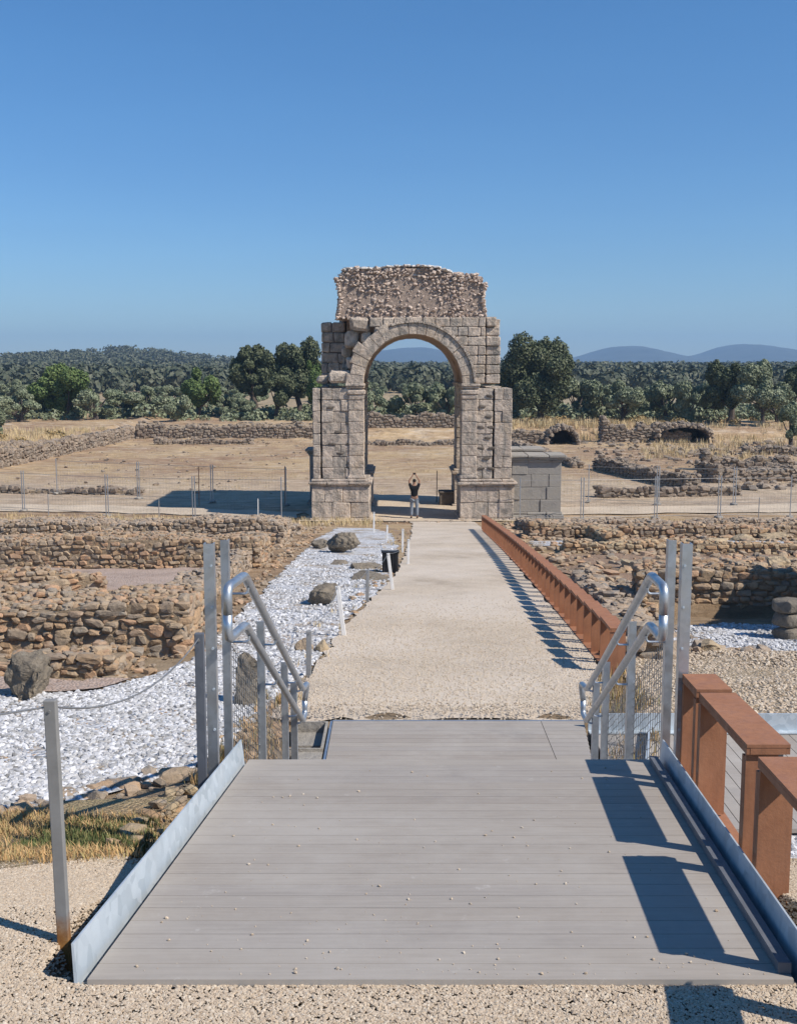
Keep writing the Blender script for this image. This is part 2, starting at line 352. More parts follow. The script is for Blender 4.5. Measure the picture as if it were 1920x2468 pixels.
# ------------------------------------------------------------ ground
def m_ground():
    m, t, b = nodes('dry_ground'); p = pos(t)
    n1 = noise(t, .09, 8, .62, p); n2 = noise(t, 1.1, 8, .7, p); n3 = noise(t, .35, 6, .6, p)
    mp = t.nodes.new('ShaderNodeMapping'); mp.inputs['Scale'].default_value = (.25, 1.4, 1); t.links.new(p, mp.inputs[0])
    n4 = noise(t, .8, 8, .7, mp.outputs[0]); n5 = noise(t, 2.2, 6, .75, mp.outputs[0])
    straw = ramp(t, n2, [(.25, (.32, .215, .115)), (.5, (.47, .335, .19)), (.75, (.57, .435, .27))])
    soil = ramp(t, n2, [(.25, (.22, .135, .08)), (.5, (.33, .215, .13)), (.75, (.42, .295, .185))])
    pale = ramp(t, n2, [(.25, (.40, .31, .22)), (.6, (.56, .46, .345)), (.8, (.62, .53, .42))])
    c = mix(t, ramp(t, n1, [(.42, (0, 0, 0)), (.58, (1, 1, 1))]), soil, straw)
    c = mix(t, ramp(t, n4, [(.5, (0, 0, 0)), (.66, (1, 1, 1))]), c, pale)
    sx = t.nodes.new('ShaderNodeSeparateXYZ'); t.links.new(p, sx.inputs[0])
    # pale plaza ground around the arch, darker leaf litter under the far trees
    def band(sock, a, b_, c_, d):
        mr = N(t, 'ShaderNodeMapRange'); mr.inputs[1].default_value = a; mr.inputs[2].default_value = b_; t.links.new(sock, mr.inputs[0])
        m2 = N(t, 'ShaderNodeMapRange'); m2.inputs[1].default_value = c_; m2.inputs[2].default_value = d; m2.inputs[3].default_value = 1; m2.inputs[4].default_value = 0; t.links.new(sock, m2.inputs[0])
        mu = N(t, 'ShaderNodeMath', op='MULTIPLY'); t.links.new(mr.outputs[0], mu.inputs[0]); t.links.new(m2.outputs[0], mu.inputs[1]); return mu.outputs[0]
    f1 = band(sx.outputs[1], 50, 53, 62, 72); mu = N(t, 'ShaderNodeMath', op='MULTIPLY'); mu.inputs[1].default_value = .6; t.links.new(f1, mu.inputs[0])
    c = mix(t, mu.outputs[0], c, pale)
    c = mix(t, band(sx.outputs[1], 122, 134, 900, 1500), c, ramp(t, n2, [(.3, (.22, .17, .10)), (.7, (.46, .36, .23))]))
    near = band(sx.outputs[1], -20, -10, 10, 30)
    c = mix(t, near, c, ramp(t, n2, [(.25, (.22, .15, .09)), (.5, (.34, .25, .16)), (.75, (.44, .35, .25))]))
    c = mix(t, 1.0, c, ramp(t, n5, [(.35, (.66, .64, .62)), (.5, (1, 1, 1)), (.65, (1.2, 1.18, 1.14))]), 'MULTIPLY')
    t.links.new(c, b.inputs['Base Color']); b.inputs['Roughness'].default_value = .97
    bump(t, b, noise(t, 3, 10, .75, p), .12); bump(t, b, noise(t, 30, 6, .7, p), .02)
    return m
M['ground'] = m_ground()
def axis(segs):
    out = []
    for a, b, s in segs: out += list(np.arange(a, b, s))
    return out
yx = axis([(-6, 2, 1), (2, 12, .12), (12, 22, .2), (22, 50, .4), (50, 110, .8), (110, 140, 1.5)])
v = 140
while v < 9000: yx.append(v); v *= 1.025
xp = axis([(0, 6, .12), (6, 14, .3), (14, 40, .8)]); v = 40
while v < 9000: xp.append(v); v *= 1.06
xx = np.array([-a for a in xp[::-1][:-1]] + xp); yy = np.array(yx)
X, Y = np.meshgrid(xx, yy); Zg = H(X, Y) - .012
V = np.stack([X, Y, Zg], -1).reshape(-1, 3); nx = len(xx); ny = len(yy)
i = np.arange(nx - 1)[None] + (np.arange(ny - 1) * nx)[:, None]
Q = np.stack([i, i + 1, i + nx + 1, i + nx], -1).reshape(-1, 4)
tag(MB().add(V, Q).build('ground', M['ground'], smooth=True), 'dry straw coloured ground of the excavation site', None, None, 'structure')

def patch(name, poly, off, mat, kind='structure', wobble=.06, step=.6, label=None, cat=None, dense=.25, seed=1, thick=0):
    r_ = random.Random(seed); P = []
    n = len(poly)
    for k in range(n):
        a = Vector(poly[k]); b = Vector(poly[(k + 1) % n]); L = (b - a).length; m_ = max(1, int(L / dense))
        for j in range(m_):
            q = a.lerp(b, j / m_); P.append((q.x + r_.uniform(-1, 1) * wobble, q.y + r_.uniform(-1, 1) * wobble))
    bm = bmesh.new(); bm.faces.new([bm.verts.new((x, y, 0)) for x, y in P])
    ys = [p[1] for p in P]; xs = [p[0] for p in P]
    def cut(axis_, lo, hi):
        v = lo
        while v < hi:
            co = (0, v, 0) if axis_ == 1 else (v, 0, 0); no = (0, 1, 0) if axis_ == 1 else (1, 0, 0)
            bmesh.ops.bisect_plane(bm, geom=bm.verts[:] + bm.edges[:] + bm.faces[:], plane_co=co, plane_no=no); v += step
    cut(1, math.floor(min(ys)) + .2, max(ys)); cut(0, math.floor(min(xs)) + .2, max(xs))
    for k in (3.2, 5.0, 7.4, 9.2, 48.0):
        if min(ys) < k < max(ys): bmesh.ops.bisect_plane(bm, geom=bm.verts[:] + bm.edges[:] + bm.faces[:], plane_co=(0, k, 0), plane_no=(0, 1, 0))
    bmesh.ops.triangulate(bm, faces=[f for f in bm.faces if len(f.verts) > 4])
    for v_ in bm.verts: v_.co.z = Hf(v_.co.x, v_.co.y) + off
    bmesh.ops.recalc_face_normals(bm, faces=bm.faces[:])
    if bm.faces[:][0].normal.z < 0: bmesh.ops.reverse_faces(bm, faces=bm.faces[:])
    me = bpy.data.meshes.new(name); bm.to_mesh(me); bm.free()
    for q in me.polygons: q.use_smooth = True
    me.materials.append(mat); o = link(bpy.data.objects.new(name, me))
    tag(o, label, cat, None, kind); return o

# ------------------------------------------------------------ surfaces
def fx(y): return 2.2 + (y - 11.5) * .03        # line of the long rusty railing
path_poly = [(-1.15, 9.25), (-.95, 11), (-.82, 13), (-.72, 15.2), (-.45, 18), (-.15, 21), (.15, 27), (.4, 35), (.57, 45), (.2, 49.5),
             (3.0, 49.5), (3.2, 45), (3.15, 40), (fx(30) + .1, 30), (fx(20) + .05, 20), (fx(13) + .05, 13), (2.1, 11), (1.75, 9.25)]
patch('path', path_poly, .02, M['gravel_path'], wobble=.05, dense=.3)
white_poly = [(-1.3, 8.2), (-1.2, 9.5), (-1.0, 11), (-.87, 13), (-.77, 15.2), (-.5, 18), (-.2, 21), (0, 27), (-.05, 32), (-.3, 38),
              (-1.0, 41), (-2.3, 41.4), (-2.6, 35), (-2.5, 25), (-2.4, 18), (-2.3, 12.4), (-2.5, 11.4), (-2.9, 10.4), (-4.4, 9.9), (-6.5, 9.7), (-6.5, 5.6), (-3.2, 5.3), (-2.45, 5.45), (-1.9, 6.0), (-1.45, 7)]
patch('gravel', white_poly, .008, M['gravel_white'], wobble=.08)
fore_poly = [(-7, 1.0), (7, 1.0), (7, 3.6), (1.6, 4.4), (1.25, 4.7), (-.95, 4.7), (-1.5, 4.6), (-2.2, 4.2), (-7, 3.9)]
patch('gravel', fore_poly, .006, M['gravel_tan'], wobble=.05)
right_poly = [(2.15, 9.35), (9, 9.35), (9, 12.8), (8, 13.6), (5.2, 13.9), (3.3, 13.2), (2.45, 11.8)]
patch('gravel', right_poly, .006, M['gravel_dark'], wobble=.08)
patch('gravel', [(3.75, 14.6), (7.8, 14.4), (8, 17.8), (4.6, 17.7), (3.9, 16.6)], .008, M['gravel_white'], wobble=.12)
patch('earth', [(-4.5, 3.55), (-2.2, 3.75), (-1.5, 4.1), (-1.15, 4.7), (-1.2, 6.2), (-1.9, 6.05), (-2.5, 5.5), (-4.5, 5.3)], .010, M['weed_earth'], wobble=.06)
patch('gravel', [(1.7, 4.9), (6.5, 4.9), (6.5, 7.2), (1.7, 7.2)], .008, M['gravel_white'], wobble=.05)
patch('earth', [(3.3, 19.4), (9.0, 19.2), (9.5, 28), (3.9, 28), (3.6, 24)], .01, M['earth_red'], wobble=.2)
patch('gravel', [(3.9, 31.2), (6.3, 31.2), (6.4, 33.2), (4.0, 33.4)], .015, M['gravel_white'], wobble=.1)
patch('gravel', [(6.9, 31.4), (8.1, 31.3), (8.2, 33.0), (7.0, 33.2)], .015, M['gravel_white'], wobble=.1)
patch('gravel', [(9.9, 32.2), (11.6, 32.2), (11.8, 33.6), (10.0, 33.6)], .015, M['gravel_white'], wobble=.1)
patch('gravel', [(-12, 15.0), (-3.4, 15.0), (-3.6, 23.6), (-12, 23.6)], .03, M['gravel_pink'], wobble=.1)
patch('gravel', [(-4.2, 9.95), (-3.0, 10.5), (-2.75, 11.0), (-4.6, 11.05)], .012, M['gravel_pink'], wobble=.05)
M['road'] = mat_gravel('pale_road', [(.42, .33, .23), (.56, .47, .36), (.50, .40, .29)], 20, .01, big=.5)
patch('road', [(5.2, 49.6), (40, 52.5), (40, 57), (16, 53.2), (5.2, 52.2)], .03, M['road'], wobble=.15, step=2, dense=1)
patch('road', [(-40, 52.2), (-14, 50.6), (-4.5, 48.6), (-4.5, 50.6), (-14, 53), (-40, 56)], .03, M['road'], wobble=.15, step=2, dense=1)
patch('paving', [(-4.2, 46.4), (5.4, 46.4), (5.4, 57.5), (-4.2, 57.5)], .035, M['road'], wobble=.2, step=2, dense=1)

# loose stones lying on the surfaces
def inpoly(x, y, P):
    c = np.zeros(len(x), bool); n = len(P); j = n - 1
    for i_ in range(n):
        xi, yi = P[i_]; xj, yj = P[j]
        c ^= ((yi > y) != (yj > y)) & (x < (xj - xi) * (y - yi) / (yj - yi + 1e-12) + xi); j = i_
    return c
def patchy(x, y, th=.5, s_=1.0):
    v = np.sin(x * 2.3 * s_ + y * 1.1) * np.cos(y * 2.9 * s_ - x) + .7 * np.sin(x * 6.1 * s_ + 2) * np.cos(y * 5.3 * s_) + .5 * np.sin(x * 13 + y * 11)
    return v < th + RS.uniform(-.5, .5, len(x))
def inview(x, y, m=1.06): return np.abs(x) < y * 960 / F * m + .25
def strew(name, poly, n, s0, s1, mat, label, yr=None, flat=.6, sub=1, off=0, rs=RS, keep=None, sk=.18):
    P = np.array(poly); lo = P.min(0); hi = P.max(0)
    if yr: lo[1] = max(lo[1], yr[0]); hi[1] = min(hi[1], yr[1])
    x = rs.uniform(lo[0], hi[0], n); y = rs.uniform(lo[1], hi[1], n)
    k = inpoly(x, y, poly) & inview(x, y)
    if keep is not None: k &= keep(x, y)
    x = x[k]; y = y[k]; s = rs.uniform(s0, s1, len(x)) ** 1.0
    z = H(x, y) + s * sk + off
    sz = np.stack([s * rs.uniform(.8, 1.4, len(x)), s * rs.uniform(.7, 1.1, len(x)), s * rs.uniform(flat * .7, flat * 1.2, len(x))], -1)
    mb = MB(); stones(mb, np.stack([x, y, z], -1), sz, sub, .75, .5, rough=.16, rs=rs)
    o = mb.build(name, mat); return tag(o, label, 'gravel', None, 'stuff')
strew('white_pebbles', white_poly, 60000, .025, .062, M['pebble_white'], 'loose white stones covering the near part of the old street', (4, 12.5), keep=lambda x, y: patchy(x, y, .85))
strew('white_pebbles', white_poly, 30000, .03, .075, M['pebble_white'], 'loose white stones further up the old street', (12.5, 34), keep=lambda x, y: patchy(x, y, .45) & (RS.rand(len(y)) > ss(16, 34, y)))
fore_near = [(-2.6, 2.0), (1.6, 2.0), (2.1, 2.8), (2.1, 3.6), (1.6, 4.4), (1.25, 4.7), (-.95, 4.7), (-1.5, 4.6), (-2.2, 4.2), (-3.0, 4.0)]
strew('street_grit', white_poly, 26000, .008, .03, M['rubble_grey'], 'brown grit between the white stones', (4, 16), keep=lambda x, y: ~patchy(x, y, .7), off=.004)
strew('tan_pebbles', fore_near, 560000, .006, .013, M['pebble_tan'], 'loose tan pebbles in the foreground', (2.1, 4.6), sk=.05, off=.007, flat=.4, keep=lambda x, y: ((x < -.9) | (x > 1.15) | (y < 2.78)) & (RS.rand(len(y)) > ss(3.6, 4.5, y)))
strew('tan_pebbles', right_poly, 26000, .018, .045, M['pebble_tan'], 'loose mixed pebbles right of the path railing')
strew('white_pebbles', [(1.7, 4.9), (6.5, 4.9), (6.5, 7.2), (1.7, 7.2)], 9000, .02, .05, M['pebble_white'], 'loose white stones below the bench railing')
strew('path_pebbles', path_poly, 50000, .010, .024, M['pebble_path'], 'loose tan pebbles on the path', (9.2, 20), off=.018, keep=lambda x, y: RS.rand(len(y)) > ss(10, 19.5, y))
strew('white_pebbles', [(3.75, 14.6), (7.8, 14.4), (8, 17.8), (4.6, 17.7), (3.9, 16.6)], 5000, .03, .07, M['pebble_white'], 'loose white stones in the sunken room at right')

# ------------------------------------------------------------ rubble walls
def rubble_wall(label, p0, p1, w, h, st=.2, mat='rubble', sub=1, group='ruined rubble walls of the old town', hvar=.25, big=.0, rs=RS, topm=None, cat='wall', base=None):
    """wall along p0->p1, thickness w to the left-hand normal"""
    a = np.array(p0, float); b = np.array(p1, float); L = np.linalg.norm(b - a); d = (b - a) / L; nrm = np.array([-d[1], d[0]])
    yaw = math.atan2(d[1], d[0])
    def hh(u): return h * (1 + hvar * (math.sin(u * 1.3 + L) * .5 + math.sin(u * 3.7 + 1) * .3 + math.sin(u * .45 + 2) * .4))
    def gz(q): return Hf(q[0], q[1]) if base is None else base
    root = thing('ruined_wall', (*(a + b) / 2 + nrm * w / 2, gz((a + b) / 2 + nrm * w / 2)), label, cat, group)
    mb = MB(); ns = max(2, int(L / .5)); V = []; ins = min(.05, st * .2)
    for k in range(ns + 1):
        u = L * k / ns; uu = min(max(u, ins), L - ins)
        for t_ in (ins, w * .5, w - ins):
            q = a + d * uu + nrm * t_
            V += [(*q, gz(q) - .3), (*q, gz(q) + hh(u) - ins * .9)]
    Fc = []
    for k in range(ns):
        o = k * 6; p = o + 6
        Fc += [(o, p, p + 1, o + 1), (o + 4, o + 5, p + 5, p + 4), (o + 1, p + 1, p + 3, o + 3), (o + 3, p + 3, p + 5, o + 5)]
    Fc += [(0, 1, 3, 2), (2, 3, 5, 4)]; o = ns * 6; Fc += [(o, o + 2, o + 3, o + 1), (o + 2, o + 4, o + 5, o + 3)]
    mb.add(V, Fc); mb.build('mortar', M['mortar'], root)
    P = []; Sz = []; Yw = []
    def face(o_, dd, LL, nn, hf):
        z = -.08; row = 0
        while z < h * 1.5:
            row += 1
            ch = st * rs.uniform(.4, .95); u = rs.uniform(-.1, .1)
            while u < LL:
                l_ = st * rs.uniform(.7, 2.0); c_ = ch
                if rs.rand() < big: l_ *= 1.8; c_ = ch * 1.7
                uc = u + l_ / 2
                if uc < LL + .05 and z + c_ * .5 < hf(uc):
                    q = o_ + dd * uc + nn * rs.uniform(-.02, .03)
                    P.append((*q, gz(q) + z + c_ / 2 + st * .18 * math.sin(uc * 2.3 + row * .7) + rs.uniform(-.12, .12) * st)); Sz.append((l_ * 1.08, st * rs.uniform(.9, 1.3), c_ * rs.uniform(.9, 1.25))); Yw.append(math.atan2(dd[1], dd[0]) + rs.uniform(-.15, .15))
                u += l_
            z += ch * .97
    face(a + nrm * .06, d, L, nrm * -1, hh)
    face(a + nrm * (w - .06), d, L, nrm, hh)
    face(a + d * .06, nrm, w, -d, lambda u: hh(0)); face(b - d * .06, nrm, w, d, lambda u: hh(L))
    nf = int((L * 1.0) * h / (st * st) * 3.0)
    for _ in range(nf):
        u = rs.uniform(0, L); sd_ = rs.rand() < .75; q = a + d * u + nrm * (rs.uniform(.02, .10) if sd_ else w - rs.uniform(.02, .10)); s = st * rs.uniform(.22, .55)
        P.append((*q, gz(q) + rs.uniform(0, max(.05, hh(u) - .04)))); Sz.append((s * rs.uniform(1, 1.5), s, s * .8)); Yw.append(yaw + rs.uniform(-.4, .4))
    nt_ = int(L * w / (st * st) * 1.9)
    for _ in range(nt_):
        u = rs.uniform(.05, L - .05); t_ = rs.uniform(.05, w - .05); q = a + d * u + nrm * t_
        s = st * (.4 + .9 * rs.rand() ** 1.8); P.append((*q, gz(q) + hh(u) - s * .22 + rs.uniform(-.03, .05))); Sz.append((s * rs.uniform(.9, 1.4), s, s * rs.uniform(.5, .8))); Yw.append(rs.uniform(0, 3.1))
    mb = MB(); stones(mb, P, Sz, sub, .5, .12, np.array(Yw), .10, rs, 1.06); mb.build('stonework', M[mat], root)
    return root
rubble_wall('low lichen topped wall footing nearest the camera at left', (-8.5, 11.15), (-2.95, 11.15), .9, .2, .14, 'rubble', 2)
rubble_wall('thick rubble wall with big brown blocks left of the white street', (-8.5, 12.4), (-2.5, 12.4), 2.1, .62, .12, 'rubble', 2, big=.05, hvar=.12)
rubble_wall('long rubble wall edging the white street on its left', (-2.95, 14.4), (-3.25, 24), .55, .4, .13, 'rubble_grey', 1)
rubble_wall('wide rubble wall behind the pinkish gravel room at left', (-14, 24), (-3.1, 24), 2.6, .66, .14, 'rubble', 1, hvar=.14)
rubble_wall('farthest grey rubble wall at left before the dry grass bank', (-16, 30.5), (-3.3, 30.5), 3.0, .72, .15, 'rubble_grey', 1, hvar=.15)
rubble_wall('low crumbled wall end at left edge beside the brown block wall', (-9.5, 17.6), (-5.2, 19.0), .6, .4, .14, 'rubble', 1)
rubble_wall('scattered grey footing nearest the arch at left', (-9, 37.5), (-3.4, 37.5), 1.2, .3, .18, 'rubble_grey', 1)
# right hand side
rubble_wall('low rubble wall hugging the back of the long rusty railing', (3.1, 12.2), (3.75, 20.5), .45, .3, .2, 'rubble_grey', 1)
rubble_wall('tall dark rubble wall at the back of the sunken room', (4.2, 18.8), (10, 18.6), .8, .75, .15, 'rubble', 2, base=2.36, hvar=.1)
rubble_wall('short rubble wall on the right side of the sunken room', (7.6, 16.4), (7.75, 18.4), .6, 1.9, .22, 'rubble_orange', 2, base=2.4)  # out of view, added for the shadow it throws into the room
rubble_wall('brown rubble wall across the red earth at right', (4.4, 28.6), (14, 28.2), .8, .26, .17, 'rubble_orange', 1)
rubble_wall('long low brown footing behind the white gravel squares', (4.2, 35), (18, 35.4), 1.4, .42, .19, 'rubble', 1)
rubble_wall('crumbled footing closest to the pale road at right', (4.6, 40), (20, 41), 1.8, .3, .2, 'rubble_grey', 1)
rubble_wall('short footing between two white gravel squares', (6.45, 31.3), (6.45, 34.8), .4, .35, .22, 'rubble_orange', 1)
# far walls
rubble_wall('long boundary wall running away along the straw field at left', (-26.9, 62), (-25.2, 105), .8, 1.15, .36, 'rubble_far', 1, hvar=.06)
rubble_wall('long boundary wall below the trees at left of the arch', (-25.0, 105), (-6, 105), .9, 1.15, .36, 'rubble_far', 1, hvar=.2)
rubble_wall('low broken wall in front of the left boundary wall', (-21.5, 97), (-13, 97.5), .7, .45, .3, 'rubble_far', 1, hvar=.5)
rubble_wall('rough boundary wall seen through the arch', (-6, 108), (9.5, 108), 1.0, 1.3, .36, 'rubble_far', 1, hvar=.3)
rubble_wall('low mound of stones seen through the arch', (-5, 96), (8.5, 96), .9, .4, .3, 'rubble_far', 1, hvar=.5)
rubble_wall('broken wall left of the dark vault opening', (9, 98), (13.5, 98), 1.5, 1.0, .36, 'rubble_far', 1, hvar=.35)
rubble_wall('broken wall between the two dark vault openings', (18.5, 100), (26.5, 100), 1.6, 1.5, .36, 'rubble_far', 1, hvar=.5)
rubble_wall('low wall running away beside the pale plaza at right', (12.5, 74), (10.6, 98), .8, .4, .3, 'rubble_far', 1, hvar=.3)
rubble_wall('dark low wall with long shadow right of the plaza', (16.5, 60), (13.8, 73), .8, .75, .3, 'rubble_far', 1, hvar=.2)
rubble_wall('low straight footing behind the right mesh fence', (10.4, 56.5), (18, 57.6), .6, .45, .35, 'rubble_far', 1, hvar=.1)
rubble_wall('heap like wall at right edge behind the mesh fence', (18.5, 64), (26, 66), 2.2, .7, .34, 'rubble_far', 1, hvar=.5)
rubble_wall('heap like wall with dark gaps beyond the mesh fence at right', (20, 72), (28, 71), 1.6, .8, .34, 'rubble_far', 1, hvar=.5)
rubble_wall('low mound of stones on straw at far right', (27, 86), (37, 84), 1.2, .5, .34, 'rubble_far', 1, hvar=.6)
rubble_wall('low footing at far left beyond the road', (-24, 59), (-13.8, 57.8), .8, .28, .35, 'rubble_far', 1, hvar=.5)

def strewn_rubble(poly, n, s0, s1, mat, label, rs=RS):
    x = rs.uniform(min(p[0] for p in poly), max(p[0] for p in poly), n); y = rs.uniform(min(p[1] for p in poly), max(p[1] for p in poly), n)
    k = inpoly(x, y, poly); x = x[k]; y = y[k]; s = s0 + (s1 - s0) * rs.rand(len(x)) ** 2.5
    mb = MB(); stones(mb, np.stack([x, y, H(x, y) + s * .15], -1), np.stack([s * 1.3, s, s * .6], -1), 1, .6, .3, rough=.15, rs=rs)
    tag(mb.build('loose_rubble', M[mat]), label, 'rubble', None, 'stuff')
strewn_rubble([(-14, 26.4), (-3.2, 26.4), (-3.4, 40), (-18, 40)], 2600, .06, .3, 'rubble_grey', 'loose grey stones strewn between the left ruins')
strewn_rubble([(-9, 11.0), (-2.6, 11.0), (-2.6, 12.5), (-9, 12.5)], 400, .04, .14, 'rubble', 'loose chips along the brown wall foot')
strewn_rubble([(3.2, 12.5), (4.4, 12.5), (4.6, 21), (3.6, 21)], 800, .05, .2, 'rubble_grey', 'loose stones behind the rusty railing')
strewn_rubble([(3.6, 19), (12, 19), (18, 44), (3.6, 44)], 3600, .05, .28, 'rubble', 'loose brown stones strewn over the red earth')
strewn_rubble([(-26, 58), (-6, 58), (-8, 104), (-25, 104)], 220, .08, .3, 'rubble_far', 'stones scattered over the plaza left of the arch')
strewn_rubble([(-3, 43), (3.2, 46), (3.0, 47.6), (-4, 47.6)], 140, .05, .2, 'rubble_grey', 'loose stones at the foot of the arch')
strewn_rubble([(15, 60), (34, 60), (38, 100), (15, 100)], 700, .12, .7, 'rubble_far', 'stones scattered right of the plaza')
strewn_rubble([(-3.6, 5.15), (-2.5, 5.3), (-1.8, 5.9), (-1.3, 6.9), (-1.5, 7.2), (-2.1, 6.2), (-2.7, 5.6), (-3.6, 5.45)], 420, .03, .12, 'rubble_grey', 'loose stones along the lower rim of the white gravel')
strewn_rubble([(-2.55, 12.4), (-2.3, 12.4), (-2.65, 25), (-2.8, 42), (-3.2, 42), (-3.0, 25)], 900, .04, .16, 'rubble', 'loose stones along the left rim of the old street')
strewn_rubble([(-1.05, 10), (-.8, 10), (-.45, 18), (.1, 27), (.4, 40), (.1, 40), (-.25, 27), (-.8, 18)], 420, .03, .14, 'rubble', 'loose stones between path and white gravel')
strewn_rubble([(-1.35, 4.95), (-.95, 4.95), (-1.0, 9.2), (-1.4, 9.2)], 240, .03, .13, 'rubble_orange', 'loose stones in the slope beside the stairs')

# ------------------------------------------------------------ single stones
def rock(px, py, w, h, dpt, mat, label, name='boulder', yaw=0, boxy=.6, sink=.05, rough=.14, seed=0, lean=None):
    g = G(px, py); rs = np.random.RandomState(seed + int(px)); wm = w * SC / F * (g.y + .1); hm = h * SC / F * g.y
    mb = MB(); stones(mb, [(g.x, g.y + dpt / 2, g.z + hm / 2 - sink)], [(wm * 1.1, dpt, (hm + sink) * 1.1)], 3, boxy, .08, np.array([yaw]), rough, rs, .82)
    o_ = mb.build(name, M[mat]); tx = bpy.data.textures.get('rk') or bpy.data.textures.new('rk', 'CLOUDS'); tx.noise_scale = .12; tx.noise_depth = 4
    sb = o_.modifiers.new('s', 'SUBSURF'); sb.subdivision_type = 'SIMPLE'; sb.levels = sb.render_levels = 2; dm = o_.modifiers.new('d', 'DISPLACE'); dm.texture = tx; dm.strength = min(wm, hm) * .28; dm.texture_coords = 'LOCAL'
    return top(o_, label, 'stone', 'loose ancient stones lying about the ruins')
rock(530, 1508, 62, 118, .35, 'rock_dark', 'tall upright granite block behind the left handrail', boxy=.45, rough=.08)
rock(648, 1392, 38, 28, .25, 'rubble', 'brown rounded stone beside a red stone at the path edge', boxy=.8)
rock(686, 1392, 30, 25, .25, 'rubble_orange', 'small red stone between white gravel and path', boxy=.8, seed=3)
rock(682, 1294, 70, 40, .55, 'rock_dark', 'three cornered brown stone alone in the white gravel', boxy=.9, rough=.2)
rock(733, 1181, 62, 42, .8, 'rock_dark', 'large tilted granite block on the white gravel near the arch', boxy=.7, rough=.2)
rock(678, 1172, 36, 18, .8, 'rock_dark', 'flat brown stone left of the large tilted granite block', boxy=.7)
rock(790, 1216, 72, 12, .9, 'rock_dark', 'dark flat slab beside the black box', name='stone_slab', boxy=.5)
rock(722, 1206, 44, 8, .6, 'rock_dark', 'thin dark slab left of the black box', name='stone_slab', boxy=.5)
rock(790, 1240, 84, 13, .7, 'rock_dark', 'long grey slab just in front of the black box', name='stone_slab', boxy=.5, seed=5)
rock(35, 1500, 86, 92, .6, 'rock_dark', 'big weathered block at the left edge by the white gravel', boxy=.5)
rock(300, 1400, 60, 60, .5, 'rubble', 'biggest squared brown block in the face of the thick brown wall', boxy=.45, seed=21, rough=.08)
rock(95, 1398, 70, 46, .5, 'rubble_orange', 'wide orange block in the face of the thick brown wall', boxy=.45, seed=22, rough=.08)
rock(235, 1688, 100, 16, .22, 'rubble_grey', 'flat slab at the white gravel edge above the straw plants', name='stone_slab', boxy=.5)
rock(365, 1668, 100, 18, .22, 'rubble', 'flat brown slab beside the dark barrier post', name='stone_slab', boxy=.5)
rock(1516, 1298, 86, 66, .7, 'rubble_grey', 'round dark boulder just right of the tall steel posts', boxy=.8, seed=2)
rock(1545, 1300, 40, 36, .5, 'rubble_grey', 'small dark boulder at the foot of the round dark one', boxy=.8, seed=9)
rock(1597, 1262, 84, 44, .6, 'rubble_orange', 'pale squared block before the dark rubble wall', boxy=.5, rough=.1)
rock(1475, 1262, 60, 30, .6, 'rubble_orange', 'large pale block lying behind the right steel posts', boxy=.5, seed=12)
rock(1668, 1228, 60, 34, .6, 'rubble_orange', 'large pale block at the right edge above the column stub', boxy=.55, seed=13)
rock(1420, 1275, 40, 20, .5, 'rubble', 'small brown block left of the right steel posts', boxy=.5, seed=14)
rock(1350, 1215, 46, 16, .8, 'rubble_orange', 'low orange slab on the red earth', name='stone_slab', boxy=.5, seed=15)
rock(1530, 1165, 60, 16, .9, 'rubble_orange', 'pinkish slab left of the weathered slab', name='stone_slab', boxy=.5, seed=16)
rock(1612, 1284, 40, 22, .4, 'rubble_orange', 'small yellow block under the pale squared block', boxy=.55, seed=4)
rock(1560, 1272, 50, 20, .5, 'rubble_orange', 'low pale stone between the dark boulder and the squared block', boxy=.6, seed=6)
gq = G(1690, 1366); cs_ = thing('column_stub', tuple(gq), 'stub of stacked dark stone drums at the right edge', 'column stub'); zz_ = gq.z - .05
for dw, dh in ((.46, .22), (.43, .22), (.44, .2)):
    mb = MB(); stones(mb, [(gq.x, gq.y + .2, zz_ + dh / 2)], [(dw, dw, dh * 1.1)], 3, .55, .05, np.array([dw]), .05, np.random.RandomState(int(dw * 100)), 1.15); mb.build('drum', M['rock_dark'], cs_); zz_ += dh
rock(1522, 1390, 56, 24, .3, 'rubble_orange', 'reddish flat stone alone on the mixed gravel at right', boxy=.6)
rock(1672, 1262, 60, 34, .5, 'rubble_grey', 'grey block in the shaded corner of the sunken room', boxy=.6, seed=7)
rock(1250, 1270, 34, 30, .5, 'rubble_grey', 'dark squared block behind the rusty railing in shade', boxy=.5, seed=8)
rock(1655, 1150, 60, 14, 1.0, 'rubble_orange', 'flat pale orange slab above the dark rubble wall', name='stone_slab', boxy=.5)
rock(1590, 1156, 56, 14, .8, 'rubble_orange', 'weathered slab left of the flat pale orange slab', name='stone_slab', boxy=.5)

